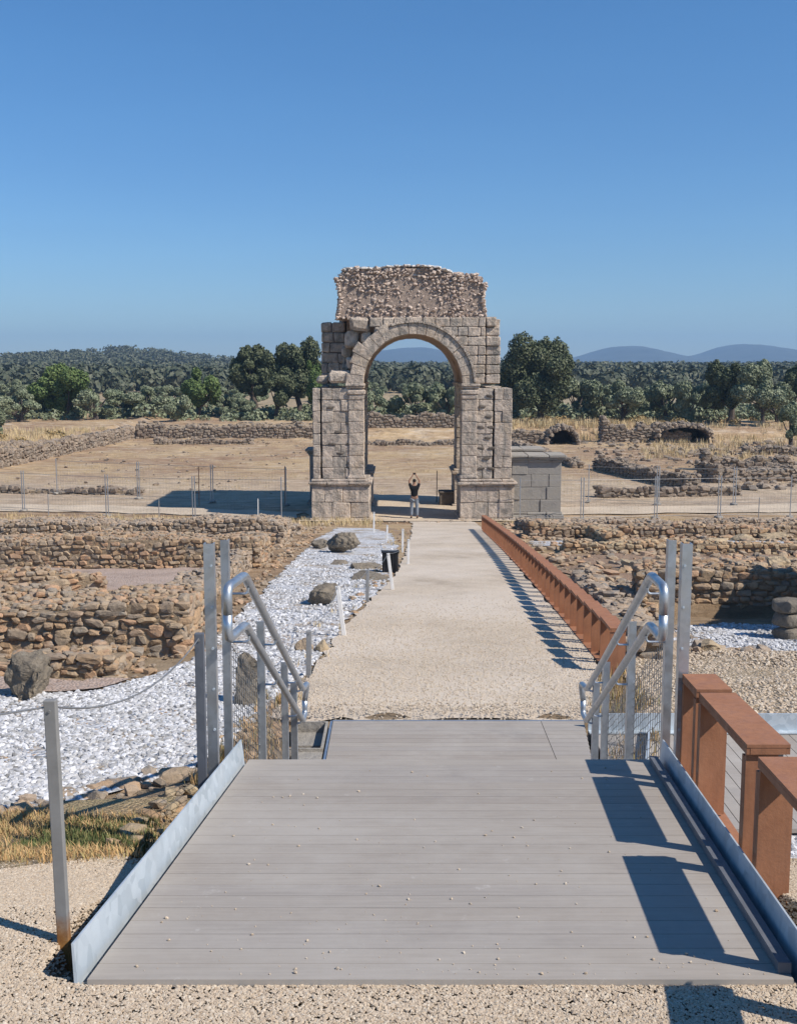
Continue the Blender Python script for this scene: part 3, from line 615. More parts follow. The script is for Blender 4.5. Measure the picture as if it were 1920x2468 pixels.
# ------------------------------------------------------------ Roman arch
CX = .62; SPR = 5.95; RI = 2.17; RO = 2.70; Y0 = 48.0; Y1 = 55.4
arch = thing('roman_arch', (CX, 51.7, 0), 'ruined four way Roman arch of grey granite with a rough rubble top', 'triumphal arch')
def skin_box(mb, core, x0, x1, y0, y1, z0, z1, ch=.46, l0=.55, l1=1.05, dpt=.4, sides='FBLR', drop=.0, rs=rnd, skip=None, jit=.014, chm=.022):
    """coursed ashlar skin round a core"""
    core.box(x0 + .07, x1 - .07, y0 + .07, y1 - .07, z0, z1 - .05)
    n = max(1, round((z1 - z0) / ch)); hh = (z1 - z0) / n
    for k in range(n):
        za = z0 + k * hh + .004; zb = za + hh - .008
        for sd in sides:
            if sd in 'FB':
                u = x0; U = x1
            else:
                u = y0 + (dpt if 'F' in sides else 0); U = y1 - (dpt if 'B' in sides else 0)
            first = True
            while u < U - .05:
                l_ = rs.uniform(l0, l1)
                if first and k % 2: l_ *= .55
                first = False
                e = u + l_
                if U - e < l0 * .55: e = U
                dep = rs.uniform(-.02, .03)
                if not (rs.random() < drop) and not (skip and skip(sd, u, e, za, zb)):
                    if sd == 'F': block(mb, u + .003, e - .003, y0 + dep, y0 + dpt, za, zb, chm, jit)
                    if sd == 'B': block(mb, u + .003, e - .003, y1 - dpt, y1 + dep, za, zb, chm, jit)
                    if sd == 'L': block(mb, x0 - dep, x0 + dpt, u + .003, e - .003, za, zb, chm, jit)
                    if sd == 'R': block(mb, x1 - dpt, x1 + dep, u + .003, e - .003, za, zb, chm, jit)
                u = e
def mould(mb, x0, x1, y0, y1, z, prof, rs=rnd, gap=0):
    """cornice: stacked slabs, prof = [(proud, height)]"""
    for o, h in prof:
        u = x0 - o
        while u < x1 + o - .01:
            e = min(u + rs.uniform(.7, 1.3), x1 + o)
            if x1 + o - e < .3: e = x1 + o
            block(mb, u + .004, e - .004, y0 - o, y1 + o, z + .002, z + h - .002, .02, .012); u = e
        z += h
LX0, LX1, RX0, RX1 = -3.73, CX - RI, CX + RI, 4.94
PIERS = [(LX0, LX1, Y0, Y0 + 2.25, 'FL'), (RX0, RX1, Y0, Y0 + 2.25, 'FR'), (LX0, LX1, Y1 - 2.25, Y1, 'BL'), (RX0, RX1, Y1 - 2.25, Y1, 'BR')]
for (x0, x1, y0, y1, key) in PIERS:
    mb = MB(); core = MB()
    inner = 'R' if 'L' in key else 'L'
    # pedestal
    px0, px1 = (x0 - .06, x1 + .27) if 'L' in key else (x0 - .1, x1 + .1)
    skin_box(mb, core, px0 + .0, px1, y0 - .25, y1 + .25, 0.12, 1.52, .70, .7, 1.3, .4, 'FBLR')
    ped = mb.build('pedestal', M['granite'], arch); core.build('core', M['granite_core'], ped)
    mb = MB(); mould(mb, px0, px1, y0 - .25, y1 + .25, -.1, [(.10, .22)]); mb.build('plinth', M['granite'], ped)
    mb = MB(); mould(mb, px0, px1, y0 - .25, y1 + .25, 1.52, [(.04, .09), (.13, .12), (.02, .10)]); mb.build('cornice', M['granite'], ped)
    # shaft: the column slot is a deep groove
    mb = MB(); core = MB()
    if 'L' in key: parts = [(x0, x0 + .32), (x0 + .39, x1)]
    else: parts = [(x0, x1 - .84), (x1 - .77, x1)]
    def holes(sd, a, b, za, zb): return False
    for a, b in parts: skin_box(mb, core, a, b, y0, y1, 1.83, SPR - .17, .5, .55, 1.0, .35, 'FBLR')
    core.box(parts[0][1] - .03, parts[1][0] + .03, y0 + .3, y1 - .3, 1.83, SPR - .2)
    sh = mb.build('pier', M['granite'], arch); core.build('core', M['granite_core'], sh)
    # dark square sockets come further on, as dark lumps on the face
    # inner pilaster with its little capital and base
    mb = MB(); s_ = 1 if 'L' in key else -1
    xi = x1 if 'L' in key else x0
    pa, pb = (xi - .62, xi + .05) if s_ > 0 else (xi - .05, xi + .62)
    z = 1.85
    for k in range(7):
        block(mb, pa, pb, y0 - .05, y0 + .5, z + .005, z + .49, .02, .008); z += .495
    block(mb, pa - .07, pb + .07, y0 - .12, y0 + .5, 1.83, 1.98, .04, .01)
    block(mb, pa - .02, pb + .02, y0 - .09, y0 + .5, 5.28, 5.52, .05, .012); block(mb, pa - .07, pb + .07, y0 - .13, y0 + .5, 5.50, 5.70, .06, .012)
    if 'F' in key: mb.build('pilaster', M['granite'], arch)
    mb = MB(); ia, ib = (xi - .75, xi + .09) if s_ > 0 else (xi - .09, xi + .75)
    block(mb, ia + .03, ib - .03, y0 - .08, y1 + .08, SPR - .17, SPR - .08, .02, .008); block(mb, ia, ib, y0 - .14, y1 + .14, SPR - .08, SPR + .03, .02, .008)
    mb.build('impost', M['granite'], arch)
# sockets (putlog holes) as dark lumps on the face, shade put into the colour
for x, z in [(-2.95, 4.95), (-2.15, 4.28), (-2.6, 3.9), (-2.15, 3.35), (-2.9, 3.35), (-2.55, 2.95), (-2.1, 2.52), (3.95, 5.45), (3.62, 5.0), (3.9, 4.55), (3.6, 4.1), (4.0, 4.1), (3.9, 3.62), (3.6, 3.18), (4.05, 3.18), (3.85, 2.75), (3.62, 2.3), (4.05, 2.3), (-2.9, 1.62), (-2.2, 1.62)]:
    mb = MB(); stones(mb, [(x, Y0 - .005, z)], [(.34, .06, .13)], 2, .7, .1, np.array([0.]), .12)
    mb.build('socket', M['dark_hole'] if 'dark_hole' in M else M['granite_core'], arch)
# vault block with both tunnels cut out
def solid(x0, x1, y0, y1, z0, z1):
    bm = bmesh.new(); bmesh.ops.create_cube(bm, size=1, matrix=Matrix.Translation(((x0 + x1) / 2, (y0 + y1) / 2, (z0 + z1) / 2)) @ Matrix.Diagonal((x1 - x0, y1 - y0, z1 - z0, 1)))
    me = bpy.data.meshes.new('tmp'); bm.to_mesh(me); bm.free(); o = link(bpy.data.objects.new('tmp', me)); return o
def tunnel(r, axis_, c, length):
    bm = bmesh.new(); bmesh.ops.create_cone(bm, cap_ends=True, segments=64, radius1=r, radius2=r, depth=length, matrix=Matrix.Translation(c) @ Matrix.Rotation(R(90), 4, 'X' if axis_ == 'Y' else 'Y'))
    me = bpy.data.meshes.new('tmp'); bm.to_mesh(me); bm.free(); return link(bpy.data.objects.new('tmp', me))
for vi, box_ in enumerate(((-2.35, 4.2, 50.6, Y1 - .3, SPR, 8.85), (-.35, 4.2, Y0 + .32, 50.6, SPR, 8.85))):
  vb = solid(*box_)
  t1 = tunnel(RI + .01, 'Y', (CX, 51.7, SPR), 12); t2 = tunnel(1.45, 'X', (CX, 51.7, SPR), 14)
  for t_ in (t1, t2):
      mo = vb.modifiers.new('b', 'BOOLEAN'); mo.operation = 'DIFFERENCE'; mo.object = t_; mo.solver = 'EXACT'
  dg = bpy.context.evaluated_depsgraph_get(); me = bpy.data.meshes.new_from_object(vb.evaluated_get(dg))
  for o in (vb, t1, t2): bpy.data.objects.remove(o)
  me.transform(Matrix.Translation(-ORG[arch])); me.materials.clear(); me.materials.append(M['vault'])
  vo = link(bpy.data.objects.new('vault', me)); vo.parent = arch
# voussoir rings
def wedge(mb, a0, a1, r0, r1, ya, yb, jit=.01, ch=.02):
    g = .004 / r0
    P = []
    for y in (ya, yb):
        e = ch if y == ya else 0
        for (r, a) in ((r0, a0 + g), (r1, a0 + g), (r1, a1 - g), (r0, a1 - g)):
            P.append((CX + r * math.cos(a) + rnd.uniform(-jit, jit), y + rnd.uniform(-jit, jit), SPR + r * math.sin(a) + rnd.uniform(-jit, jit)))
    # chamfered front ring
    c = [sum(p[k] for p in P[:4]) / 4 for k in range(3)]
    Fp = [tuple(p[k] + (c[k] - p[k]) * .07 if k != 1 else p[k] for k in range(3)) for p in P[:4]]
    P2 = Fp + [(p[0], p[1] + .025, p[2]) for p in P[:4]] + P[4:]
    mb.add(P2, [(0, 1, 2, 3), (0, 4, 5, 1), (1, 5, 6, 2), (2, 6, 7, 3), (3, 7, 4, 0), (4, 8, 9, 5), (5, 9, 10, 6), (6, 10, 11, 7), (7, 11, 8, 4), (11, 10, 9, 8)])
for ya, yb in ((Y0 - .03, Y0 + .55), (Y1 - .5, Y1 + .03)):
    mb = MB(); n = 19; an = [math.pi * k / n for k in range(n + 1)]
    for k in range(n):
        a0, a1 = an[k], an[k + 1]; ro = RO - .06
        mid = math.degrees((a0 + a1) / 2)
        if mid > 112: ro = RO + .12 + rnd.uniform(-.1, .25)
        wedge(mb, a0 + rnd.uniform(-.004, .004), a1, RI - .015, ro, ya + rnd.uniform(-.01, .01), (yb + rnd.uniform(.9, 1.6) if ya < 50 and mid > 95 else yb))
    ao = mb.build('archivolt', M['granite'], arch)
    mb = MB()
    for k in range(26):                       # thin outer moulding, right and centre only
        a0, a1 = R(2) + R(108) * k / 26, R(2) + R(108) * (k + 1) / 26
        wedge(mb, a0, a1, RO - .06, RO + .05, ya - .07, ya + .3, .006)
    mb.build('moulding', M['granite'], ao)
# facing around the ring: fan stones at the crown, ashlar at right, broken at left
mb = MB(); core = MB()
def facing(x0, x1, za, zb, y, dep=.35, l0=.4, l1=.75):
    u = x0
    while u < x1 - .04:
        e = min(u + rnd.uniform(l0, l1), x1)
        if x1 - e < .2: e = x1
        block(mb, u + .003, e - .003, y + rnd.uniform(-.015, .02), y + dep, za + .006, zb - .006, .035, .018); u = e
zs = np.linspace(SPR + .03, 8.82, 8)
for k in range(7):
    za, zb = zs[k], zs[k + 1]; zm = (za + zb) / 2 - SPR; rr = RO - .1
    xr = CX + math.sqrt(max(0, rr * rr - zm * zm)) if zm < rr else CX
    facing(max(xr, CX + .4), 3.75, za, zb, Y0)
    xt = 4.40 if k < 5 else (4.36 if k == 5 else 4.2)
    facing(3.78, xt, za, zb, Y0 - .02 + (.12 if k in (3, 5) else 0), .5, .5, .62)
for k in (5, 6):
    za, zb = zs[k], zs[k + 1]
    facing(-1.25, CX + .4, za, zb, Y0 + .02, .3, .45, .6) if k == 6 else None
facing(-1.05, -.75, zs[5] + .1, zs[6], Y0 + .02, .3)
fo = mb.build('facing', M['granite'], arch)
# right flank and rear skin of the upper body
mb = MB(); core = MB()
skin_box(mb, core, 3.5, 4.38, Y0 + .36, Y1, SPR + .02, 8.75, .42, .5, .9, .35, 'RB')
sk_ = mb.build('flank_wall', M['granite'], arch); core.build('core', M['granite_core'], sk_)
# broken left spandrel: dark core with hanging blocks, taller block pier behind
mb = MB(); core = MB()
skin_box(mb, core, -3.55, -2.45, 51.2, Y1 - .1, SPR + .0, 8.75, .46, .45, .9, .35, 'FLRB', jit=.02, chm=.05)
rp = mb.build('rear_pier', M['granite'], arch); core.build('core', M['granite_core'], rp)
mb = MB()
for (x0, x1, z0, z1, y0, y1) in [(-3.05, -1.98, 5.98, 6.55, 48.05, 49.3), (-3.6, -3.05, 5.96, 6.3, 48.6, 50), (-1.98, -1.9, 6.5, 6.9, 48.3, 49), (-2.25, -1.7, 6.6, 7.1, 48.2, 49.0), (-2.5, -2.15, 6.55, 7.2, 49.4, 50.4),
                                 (-2.35, -1.75, 7.55, 8.25, 48.5, 49.6), (-2.05, -1.35, 7.2, 7.7, 48.7, 49.6), (-2.1, -1.25, 8.25, 8.85, 48.12, 49.3), (-2.55, -2.0, 7.1, 7.6, 49.2, 50.5), (-1.95, -1.45, 6.9, 7.3, 48.45, 49.4), (-1.6, -1.1, 7.7, 8.2, 48.3, 49.2), (-1.85, -1.55, 6.0, 6.5, 48.1, 49.0)]:
    block(mb, x0, x1, y0, y1, z0, z1, .09, .05)
mb.build('broken_masonry', M['granite'], arch)
# rubble attic
mb = MB(); P = []; Sz = []; Yw = []
ax0, ax1, ay0, ay1, az0 = -2.55, 3.68, 48.25, 55.0, 8.82
def topz(x):
    return np.interp(x, [-2.6, -2.35, -2.0, -1.2, .2, 1.5, 1.95, 2.3, 3.4, 3.75], [10.45, 10.85, 10.92, 10.9, 11.02, 10.98, 10.86, 10.68, 10.66, 10.25])
cb = MB(); nn_ = 16; V_ = []
for k in range(nn_ + 1):
    x = ax0 + .03 + (ax1 - ax0 - .06) * k / nn_
    for y in (ay0 + .035, ay1 - .03): V_ += [(x, y, az0 - .02), (x, y, float(topz(x)) - .1)]
Fc = [(0, 1, 3, 2)]
for k in range(nn_):
    o = k * 4; p = o + 4; Fc += [(o, p, p + 1, o + 1), (o + 2, o + 3, p + 3, p + 2), (o + 1, p + 1, p + 3, o + 3), (o, o + 2, p + 2, p)]
o = nn_ * 4; Fc += [(o, o + 2, o + 3, o + 1)]
cb.add(V_, Fc)
z = az0 + .02
k = 0
while z < 11:
    ch = RS.uniform(.08, .14); k += 1; wavy = .03 * math.sin(k * 2.1)
    for face_ in 'FLRB':
        a, b = (ax0, ax1) if face_ in 'FB' else (ay0, ay1); u = a
        while u < b:
            l_ = RS.uniform(.07, .24); s = RS.uniform(.14, .28)
            zz = z + wavy * math.sin(u * 2 + k) + RS.uniform(-.05, .05)
            x = u if face_ in 'FB' else (ax0 if face_ == 'L' else ax1); y = {'F': ay0, 'B': ay1}.get(face_, u)
            lim = float(topz(x)); bul = .07 * math.sin(zz * 3.1) + .05 * math.sin(u * 1.9 + zz)
            if zz < lim - .05:
                if face_ == 'F': y += -bul * .6 + RS.uniform(.0, .15)
                if face_ == 'L': x += -bul + RS.uniform(-.05, .05)
                if face_ == 'R': x += bul + RS.uniform(-.05, .05)
                P.append((x, y, zz)); ch_ = ch * RS.uniform(.7, 1.5); Sz.append((l_ * 1.05, s, ch_) if face_ in 'FB' else (s, l_ * 1.05, ch_)); Yw.append(RS.uniform(-.5, .5))
            u += l_
    z += ch
stones(mb, P, Sz, 1, .7, .6, np.array(Yw), .25)
n = 1300; x = RS.uniform(ax0, ax1, n); y = RS.uniform(ay0, ay1, n); s = RS.uniform(.12, .3, n)
stones(mb, np.stack([x, y, topz(x) + RS.uniform(-.08, .03, n)], -1), np.stack([s * 1.2, s, s * .6], -1), 1, .7, .4, None, .2)
at_ = mb.build('attic', M['attic'], arch)
M['cap'] = mat_plain('lime_cap', (.66, .62, .57), .95, .15, 6, bd=.05)
mb = MB(); n = 1100; x = RS.uniform(ax0, 2.2, n); y = RS.uniform(ay0 - .02, ay1, n); s = RS.uniform(.15, .4, n)
stones(mb, np.stack([x, y, topz(x) + .01], -1), np.stack([s * 1.4, s, s * .35], -1), 1, .7, .15, None, .15); mb.build('lime_capping', M['cap'], at_); cb.build('core', M['attic_core'], at_)

# statue pedestals right of the arch
def monument(loc, w, d, h, label):
    r = thing('statue_pedestal', loc, label, 'pedestal', None); x, y, z = loc; mb = MB(); core = MB()
    skin_box(mb, core, x - w / 2, x + w / 2, y - d / 2, y + d / 2, .3, h - .32, .5, .7, 1.3, .4, 'FBLR', jit=.004, chm=.012)
    b = mb.build('shaft', M['granite_grey'], r); core.build('core', M['granite_core'], b)
    mb = MB(); mould(mb, x - w / 2, x + w / 2, y - d / 2, y + d / 2, -.08, [(.14, .26), (.06, .12)]); mb.build('plinth', M['granite_grey'], r)
    mb = MB(); mould(mb, x - w / 2, x + w / 2, y - d / 2, y + d / 2, h - .32, [(.05, .10), (.13, .10), (.20, .12)]); mb.build('cornice', M['granite_grey'], r)
monument((6.1, 49.2, 0), 2.2, 1.5, 2.86, 'tall smooth grey stone pedestal standing just right of the arch')
monument((6.0, 54.6, 0), 1.9, 1.5, 2.75, 'second stone pedestal hidden behind the first one beside the arch')
monument((-3.78, 54.2, 0), 1.1, 1.5, 2.75, 'dark stone pedestal in shade behind the left pier of the arch')
tag(bpy.data.objects['statue_pedestal'], None, None, None)

# ------------------------------------------------------------ deck, stairs, landing
def wood():
    m, t, b = nodes('grey_composite'); p = pos(t)
    mp = t.nodes.new('ShaderNodeMapping'); mp.inputs['Scale'].default_value = (1.2, 22, 8); t.links.new(p, mp.inputs[0])
    c = ramp(t, island(t), [(0, (.32, .28, .24)), (.5, (.36, .32, .275)), (1, (.335, .30, .265))])
    c = mix(t, 1.0, c, ramp(t, noise(t, 3, 8, .7, mp.outputs[0]), [(.3, (.88, .88, .88)), (.7, (1.1, 1.1, 1.1))]), 'MULTIPLY')
    c = mix(t, ramp(t, noise(t, 1.3, 7, .7, p), [(.45, (0, 0, 0)), (.72, (.75, .75, .75))]), c, (.43, .395, .35))
    c = mix(t, ramp(t, noise(t, .7, 9, .8, p), [(.56, (0, 0, 0)), (.70, (.6, .6, .6))]), c, (.24, .22, .20))
    c = mix(t, ramp(t, noise(t, 9, 8, .8, p), [(.62, (0, 0, 0)), (.68, (.5, .5, .5))]), c, (.50, .47, .43))
    v = vor(t, 40, p); sp = ramp(t, v.outputs['Distance'], [(.05, (1, 1, 1)), (.11, (0, 0, 0))])
    v2 = t.nodes.new('ShaderNodeSeparateColor'); t.links.new(v.outputs['Color'], v2.inputs[0])
    mm = N(t, 'ShaderNodeMath', op='MULTIPLY'); t.links.new(sp, mm.inputs[0]); t.links.new(ramp(t, v2.outputs[0], [(.9, (0, 0, 0)), (.93, (1, 1, 1))]), mm.inputs[1])
    c = mix(t, mm.outputs[0], c, (.45, .42, .38))
    t.links.new(c, b.inputs['Base Color']); b.inputs['Roughness'].default_value = .62
    wv = t.nodes.new('ShaderNodeTexWave'); wv.bands_direction = 'Y'; wv.inputs['Scale'].default_value = 55; wv.inputs['Distortion'].default_value = .3; t.links.new(p, wv.inputs[0])
    bump(t, b, wv.outputs[0], .0008); return m
M['wood'] = wood()
DY0, DY1 = 2.765, 4.955
def dx(y): return (y - DY0) * .0625
def dz(y): return 4.975 - (y - DY0) * .085
ramp_t = thing('boardwalk_ramp', (.1, 3.9, 4.6), 'grey composite board ramp with steel edges in the foreground', 'ramp')
mb = MB(); n = 23; pw = (DY1 - DY0) / n
for k in range(n):
    a = DY0 + k * pw + .0012; b = DY0 + (k + 1) * pw - .0012
    V = []
    for y in (a, b):
        for x in (-.835 + dx(y), 1.06 + dx(y)):
            for z in (dz(y) - .025, dz(y)): V.append((x, y, z))
    e = .003
    mb.add(V, [(0, 1, 3, 2), (4, 6, 7, 5), (0, 4, 5, 1), (2, 3, 7, 6), (0, 2, 6, 4), (1, 5, 7, 3)])
mb.build('decking', M['wood'], ramp_t)
mb = MB()
for s, xo in ((-1, -.80), (0, .1), (1, 1.02)):
    mb.beam((xo + dx(DY0), DY0 + .02, dz(DY0) - .095), (xo + dx(DY1), DY1 - .02, dz(DY1) - .125), .06, .12)
mb.box(-.6, 1.2, DY1 - .05, DY1 - .01, 4.4, dz(DY1) - .03)
mb.build('joist', M['galv'], ramp_t)
for s, xo in ((-1, -.845), (1, 1.07)):      # steel edge plates
    V = []
    for y in (DY0 - .01, DY1 + .03):
        x = xo + dx(y); z = dz(y)
        nose = .035 if y < 3 else 0
        V += [(x + s * .002, y + .0, z - .16), (x + s * .016, y, z - .16), (x + s * .030, y + nose, z + .088), (x + s * .036, y + nose, z + .088)]
    mb = MB(); mb.add(V, [(0, 2, 3, 1), (4, 5, 7, 6), (0, 4, 6, 2), (1, 3, 7, 5), (2, 6, 7, 3), (0, 1, 5, 4)])
    mb.build('edge_plate', M['galv_plate'], ramp_t)
for y in (2.95, 3.7, 4.4, 4.8):
    pass
mb = MB()                                      # inner angle along the right edge, its shade put into the colour
mb.beam((1.045 + dx(2.8), 2.8, dz(2.8) + .016), (1.045 + dx(4.9), 4.9, dz(4.9) + .016), .035, .03); mb.build('edge_angle', M['post_dark0'], ramp_t)
st = thing('staircase', (.3, 6.2, 3.6), 'flight of grey board steps going down behind the ramp', 'stairs')
ns = 8; rise = (dz(DY1) - 3.6) / ns; go = 2.5 / (ns)
for k in range(1, ns):
    y = DY1 + (k - 1) * go; z = dz(DY1) - k * rise
    mb = MB(); mb.box(-.66 + dx(y), 1.22 + dx(y), y, y + .14, z - .03, z); mb.box(-.66 + dx(y), 1.22 + dx(y), y + .145, y + go + .01, z - .03, z - .001); mb.build('step', M['wood'], st)
for s, xo in ((-1, -.70), (1, 1.27)):
    mb = MB(); mb.beam((xo + dx(DY1), DY1 - .02, dz(DY1) - .2), (xo + dx(7.45), 7.45, 3.44), .012, .26); mb.build('stringer', M['galv'], st)
land = thing('stair_landing', (.5, 8.3, 3.5), 'grey board landing at the foot of the stairs', 'landing')
mb = MB(); y = 7.42
while y < 9.12:
    xl = -.56 if y > 7.9 else -.62; mb.box(xl, 1.22, y + .003, y + .0935 + .0035, 3.575, 3.6); mb.box(1.225, 1.42 + (y - 7.4) * .1, y + .003, y + .0965, 3.575, 3.6); y += .0957 * 1.0 + .002
mb.build('decking', M['wood'], land)
mb = MB(); mb.box(-.57, 1.6, 9.14, 9.16, 3.45, 3.602); mb.box(-.585, -.565, 7.42, 9.16, 3.40, 3.598); mb.box(1.4, 1.45, 7.42, 9.1, 3.4, 3.57); mb.build('frame', M['galv'], land)
cb_ = thing('steel_footing_box', (-.74, 8.7, 3.45), 'open galvanised box with a dark hole beside the landing', 'bracket')
mb = MB(); mb.box(-.90, -.60, 8.42, 8.44, 3.5, 3.61); mb.box(-.62, -.60, 8.44, 9.1, 3.5, 3.612); mb.box(-.86, -.62, 9.08, 9.1, 3.5, 3.612); mb.box(-.82, -.60, 8.12, 8.42, 3.55, 3.585); mb.box(-.88, -.86, 8.8, 9.1, 3.48, 3.615); mb.box(-.86, -.62, 8.75, 9.08, 3.50, 3.52)
mb.build('box_frame', M['granite_grey'], cb_)
mb = MB(); mb.box(-.855, -.625, 8.445, 8.75, 3.42, 3.43); mb.build('hollow', M['dark'], cb_)  # black sheet at the bottom stands in for the hole's shade

x = RS.uniform(-.75, 1.0, 260); y = DY0 + .03 + (DY1 - DY0 - .1) * RS.rand(260) ** 2.2; k = y > 0; sz_ = .003 + .008 * RS.rand(260) ** 3
mb = MB(); stones(mb, np.stack([x + (y - DY0) * .0625, y, 4.975 - (y - DY0) * .085 + sz_ * .3], -1), np.stack([sz_ * 1.3, sz_, sz_ * .7], -1), 1, .75, .5)
tag(mb.build('stray_pebbles', M['pebble_tan']), 'stray pebbles kicked onto the boards', 'gravel', None, 'stuff')
# handrails: one each side, two rails joined in a loop
def bez(P, r=.09, n=5):
    out = [Vector(P[0])]
    for a, b, c in zip(P[:-2], P[1:-1], P[2:]):
        a, b, c = Vector(a), Vector(b), Vector(c); q = b + (a - b).normalized() * r; s = b + (c - b).normalized() * r
        for k in range(n + 1):
            t = k / n; out.append(q * (1 - t) ** 2 + b * 2 * t * (1 - t) + s * t * t)
    out.append(Vector(P[-1])); return out
def z6(y): return CAMZ - (.95 if y <= 5.0 else .95 + (y - 5.0) * .496)
def handrail(side, label):
    xa, xb, xc = ((-.75, -.715, -.69) if side < 0 else (1.165, 1.175, 1.36))
    def X(y): return xb + (xc - xb) * (y - 5.0) / 2.7
    h = thing('handrail', (X(6.2), 6.2, 3.9), label, 'handrail', 'handrails of the stairs')
    up = [(xa, 4.74, z6(5) - .12), (xa, 4.74, z6(5)), (xb, 5.03, z6(5)), (X(7.7), 7.7, z6(7.7)), (X(7.7) + .02 * side * -1, 7.86, z6(7.7) - .0), (X(7.7), 7.86, z6(7.7) - .13)]
    MB().tube(bez(up, .045), .0212, 14).build('upper_rail', M['galv'], h, True)
    d = .235
    lo = [(xa, 4.74, z6(5) - .12), (xa, 4.74, z6(5) - d), (xb, 5.03, z6(5) - d), (X(7.7), 7.7, z6(7.7) - d), (X(7.7), 7.86, z6(7.7) - d + .0), (X(7.7), 7.86, z6(7.7) - .13)]
    MB().tube(bez(lo, .045), .0205, 14).build('lower_rail', M['galv'], h, True)
    # posts: C profiles with small holes, on the outer side
    for k, (y, o, w, zt, zb) in enumerate([(4.86, .135 if side < 0 else .118, .046, CAMZ - .775, 4.70), (5.12, .107, .038, CAMZ - .80, 4.45), (6.15, .085, .042, z6(6.15) + .09, 3.95), (7.25, .08, .045, z6(7.25) + .1, 3.45), (7.55, .05, .045, z6(7.55) + .02, 3.45)]):
        x = X(max(y, 5.0)) + side * o; mb = MB()
        mb.box(x - w / 2, x + w / 2, y, y + .005, zb, zt); s = side
        xe = x + s * w / 2 if k == 0 else x - s * w / 2
        mb.box(min(xe, xe - (s if k == 0 else -s) * .005), max(xe, xe - (s if k == 0 else -s) * .005), y + .005, y + .045, zb, zt)
        if k == 0: mb.box(min(x - s * w / 2, x - s * w / 2 + s * .005), max(x - s * w / 2, x - s * w / 2 + s * .005), y + .005, y + .045, zb, zt)
        po = mb.build('post', M['galv'], h)
        if k == 0:
            q = zt - .1
            while q > zb + .1: MB().tube([(x - .01 * s, y - .004, q), (x - .01 * s, y + .001, q)], .006, 8).build('bolt', M['galv_plate'], po); q -= .19
        if k > 0:
            for q in (0, d):
                mb = MB(); zc = z6(y) - q; mb.tube(bez([(X(y), y + .02, zc - .02), (X(y) + side * .0, y + .02, zc - .05), (x, y + .02, zc - .05)], .02, 4), .006, 8)
                mb.build('bracket', M['galv'], po)
    # wire netting between the posts
    mb = MB(); ys = np.linspace(5.14, 7.3, 30); xo = .10
    for q in range(0, 15):
        f = q / 14
        mb.tube([(X(y) + side * xo, y + .012 * math.sin(y * 40 + q), (z6(y) - d - .04) * (1 - f) + (z6(y) - .93) * f) for y in np.linspace(5.14, 7.4, 24)], .002, 3, False)
    for k in range(34):
        y = 5.14 + k * .068; mb.tube([(X(y) + side * xo, y + .01 * math.sin(k), z6(y) - d), (X(y) + side * xo, y, z6(y) - .95)], .002, 3, False)
    mb.build('wire_netting', M['wire'], h)
    return h
handrail(-1, 'double tube steel handrail on the left side of the stairs')
handrail(1, 'double tube steel handrail on the right side of the stairs')

# ------------------------------------------------------------ rusty steel railings
def corten():
    m, t, b = nodes('rusted_steel'); p = pos(t)
    c = ramp(t, noise(t, 5, 9, .72, p), [(.28, (.25, .108, .058)), (.45, (.305, .138, .073)), (.6, (.33, .152, .082)), (.75, (.38, .185, .10))])
    mp = t.nodes.new('ShaderNodeMapping'); mp.inputs['Scale'].default_value = (12, 12, 1.2); t.links.new(p, mp.inputs[0])
    c = mix(t, 1.0, c, ramp(t, noise(t, 2.5, 6, .7, mp.outputs[0]), [(.3, (.82, .82, .84)), (.5, (1, 1, 1)), (.68, (1.1, 1.08, 1.05))]), 'MULTIPLY')
    t.links.new(c, b.inputs['Base Color']); b.inputs['Roughness'].default_value = .72; b.inputs['Specular IOR Level'].default_value = .3
    sx = t.nodes.new('ShaderNodeTexNoise'); sx.inputs['Scale'].default_value = 14; sx.inputs['Detail'].default_value = 9; t.links.new(p, sx.inputs['Vector'])
    t.links.new(ramp(t, sx.outputs[0], [(.35, (.6, .6, .6)), (.65, (.9, .9, .9))]), b.inputs['Roughness'])
    bump(t, b, noise(t, 60, 6, .7, p), .0015); return m
M['corten'] = corten()
def portal(par, x, y0, y1, w, zt, zb0, zb1, detail=True):
    """inverted U of plate: top plate, end plates facing along the path, flange towards the path"""
    mb = MB(); th = .012
    mb.box(x, x + w, y0, y1, zt - th, zt); mb.box(x, x + .012, y0 + .002, y1 - .002, zt - .036, zt - th - .001); mb.box(x + w - .012, x + w, y0 + .002, y1 - .002, zt - .036, zt - th - .001)
    mb.box(x + .013, x + w - .013, y0 + .001, y0 + .013, zt - .036, zt - th - .001)
    tp = mb.build('top_plate', M['corten'], par)
    for y, zb, s in ((y0 + .014, zb0, 1), (y1 - .03, zb1, -1)):
        mb = MB(); mb.box(x + .002, x + w - (.036 if detail else .002), y, y + .014, zb, zt - .052 if not detail else zt - th - .002)
        if detail: mb.box(x + .003, x + .017, y + .015, y + .06, zb, zt - .052)
        mb.build('end_plate', M['corten'], par)
    if detail:
        mb = MB(); mb.tube([(x + w * .62, y0 + .05, zt - .07), (x + w * .62, y1 - .05, zt - .07)], .011, 8); mb.beam((x + w * .8, y0 + .03, zt - .04), (x + w * .8, y1 - .04, zt - .04), .03, .03); mb.build('light_tube', M['post_grey'], tp)  # dull steel tube and small angle under the plate, not a lamp
nr = thing('rusty_bench_railing', (1.25, 3.0, 4.8), 'low rust brown plate railing with wide openings right of the ramp', 'railing')
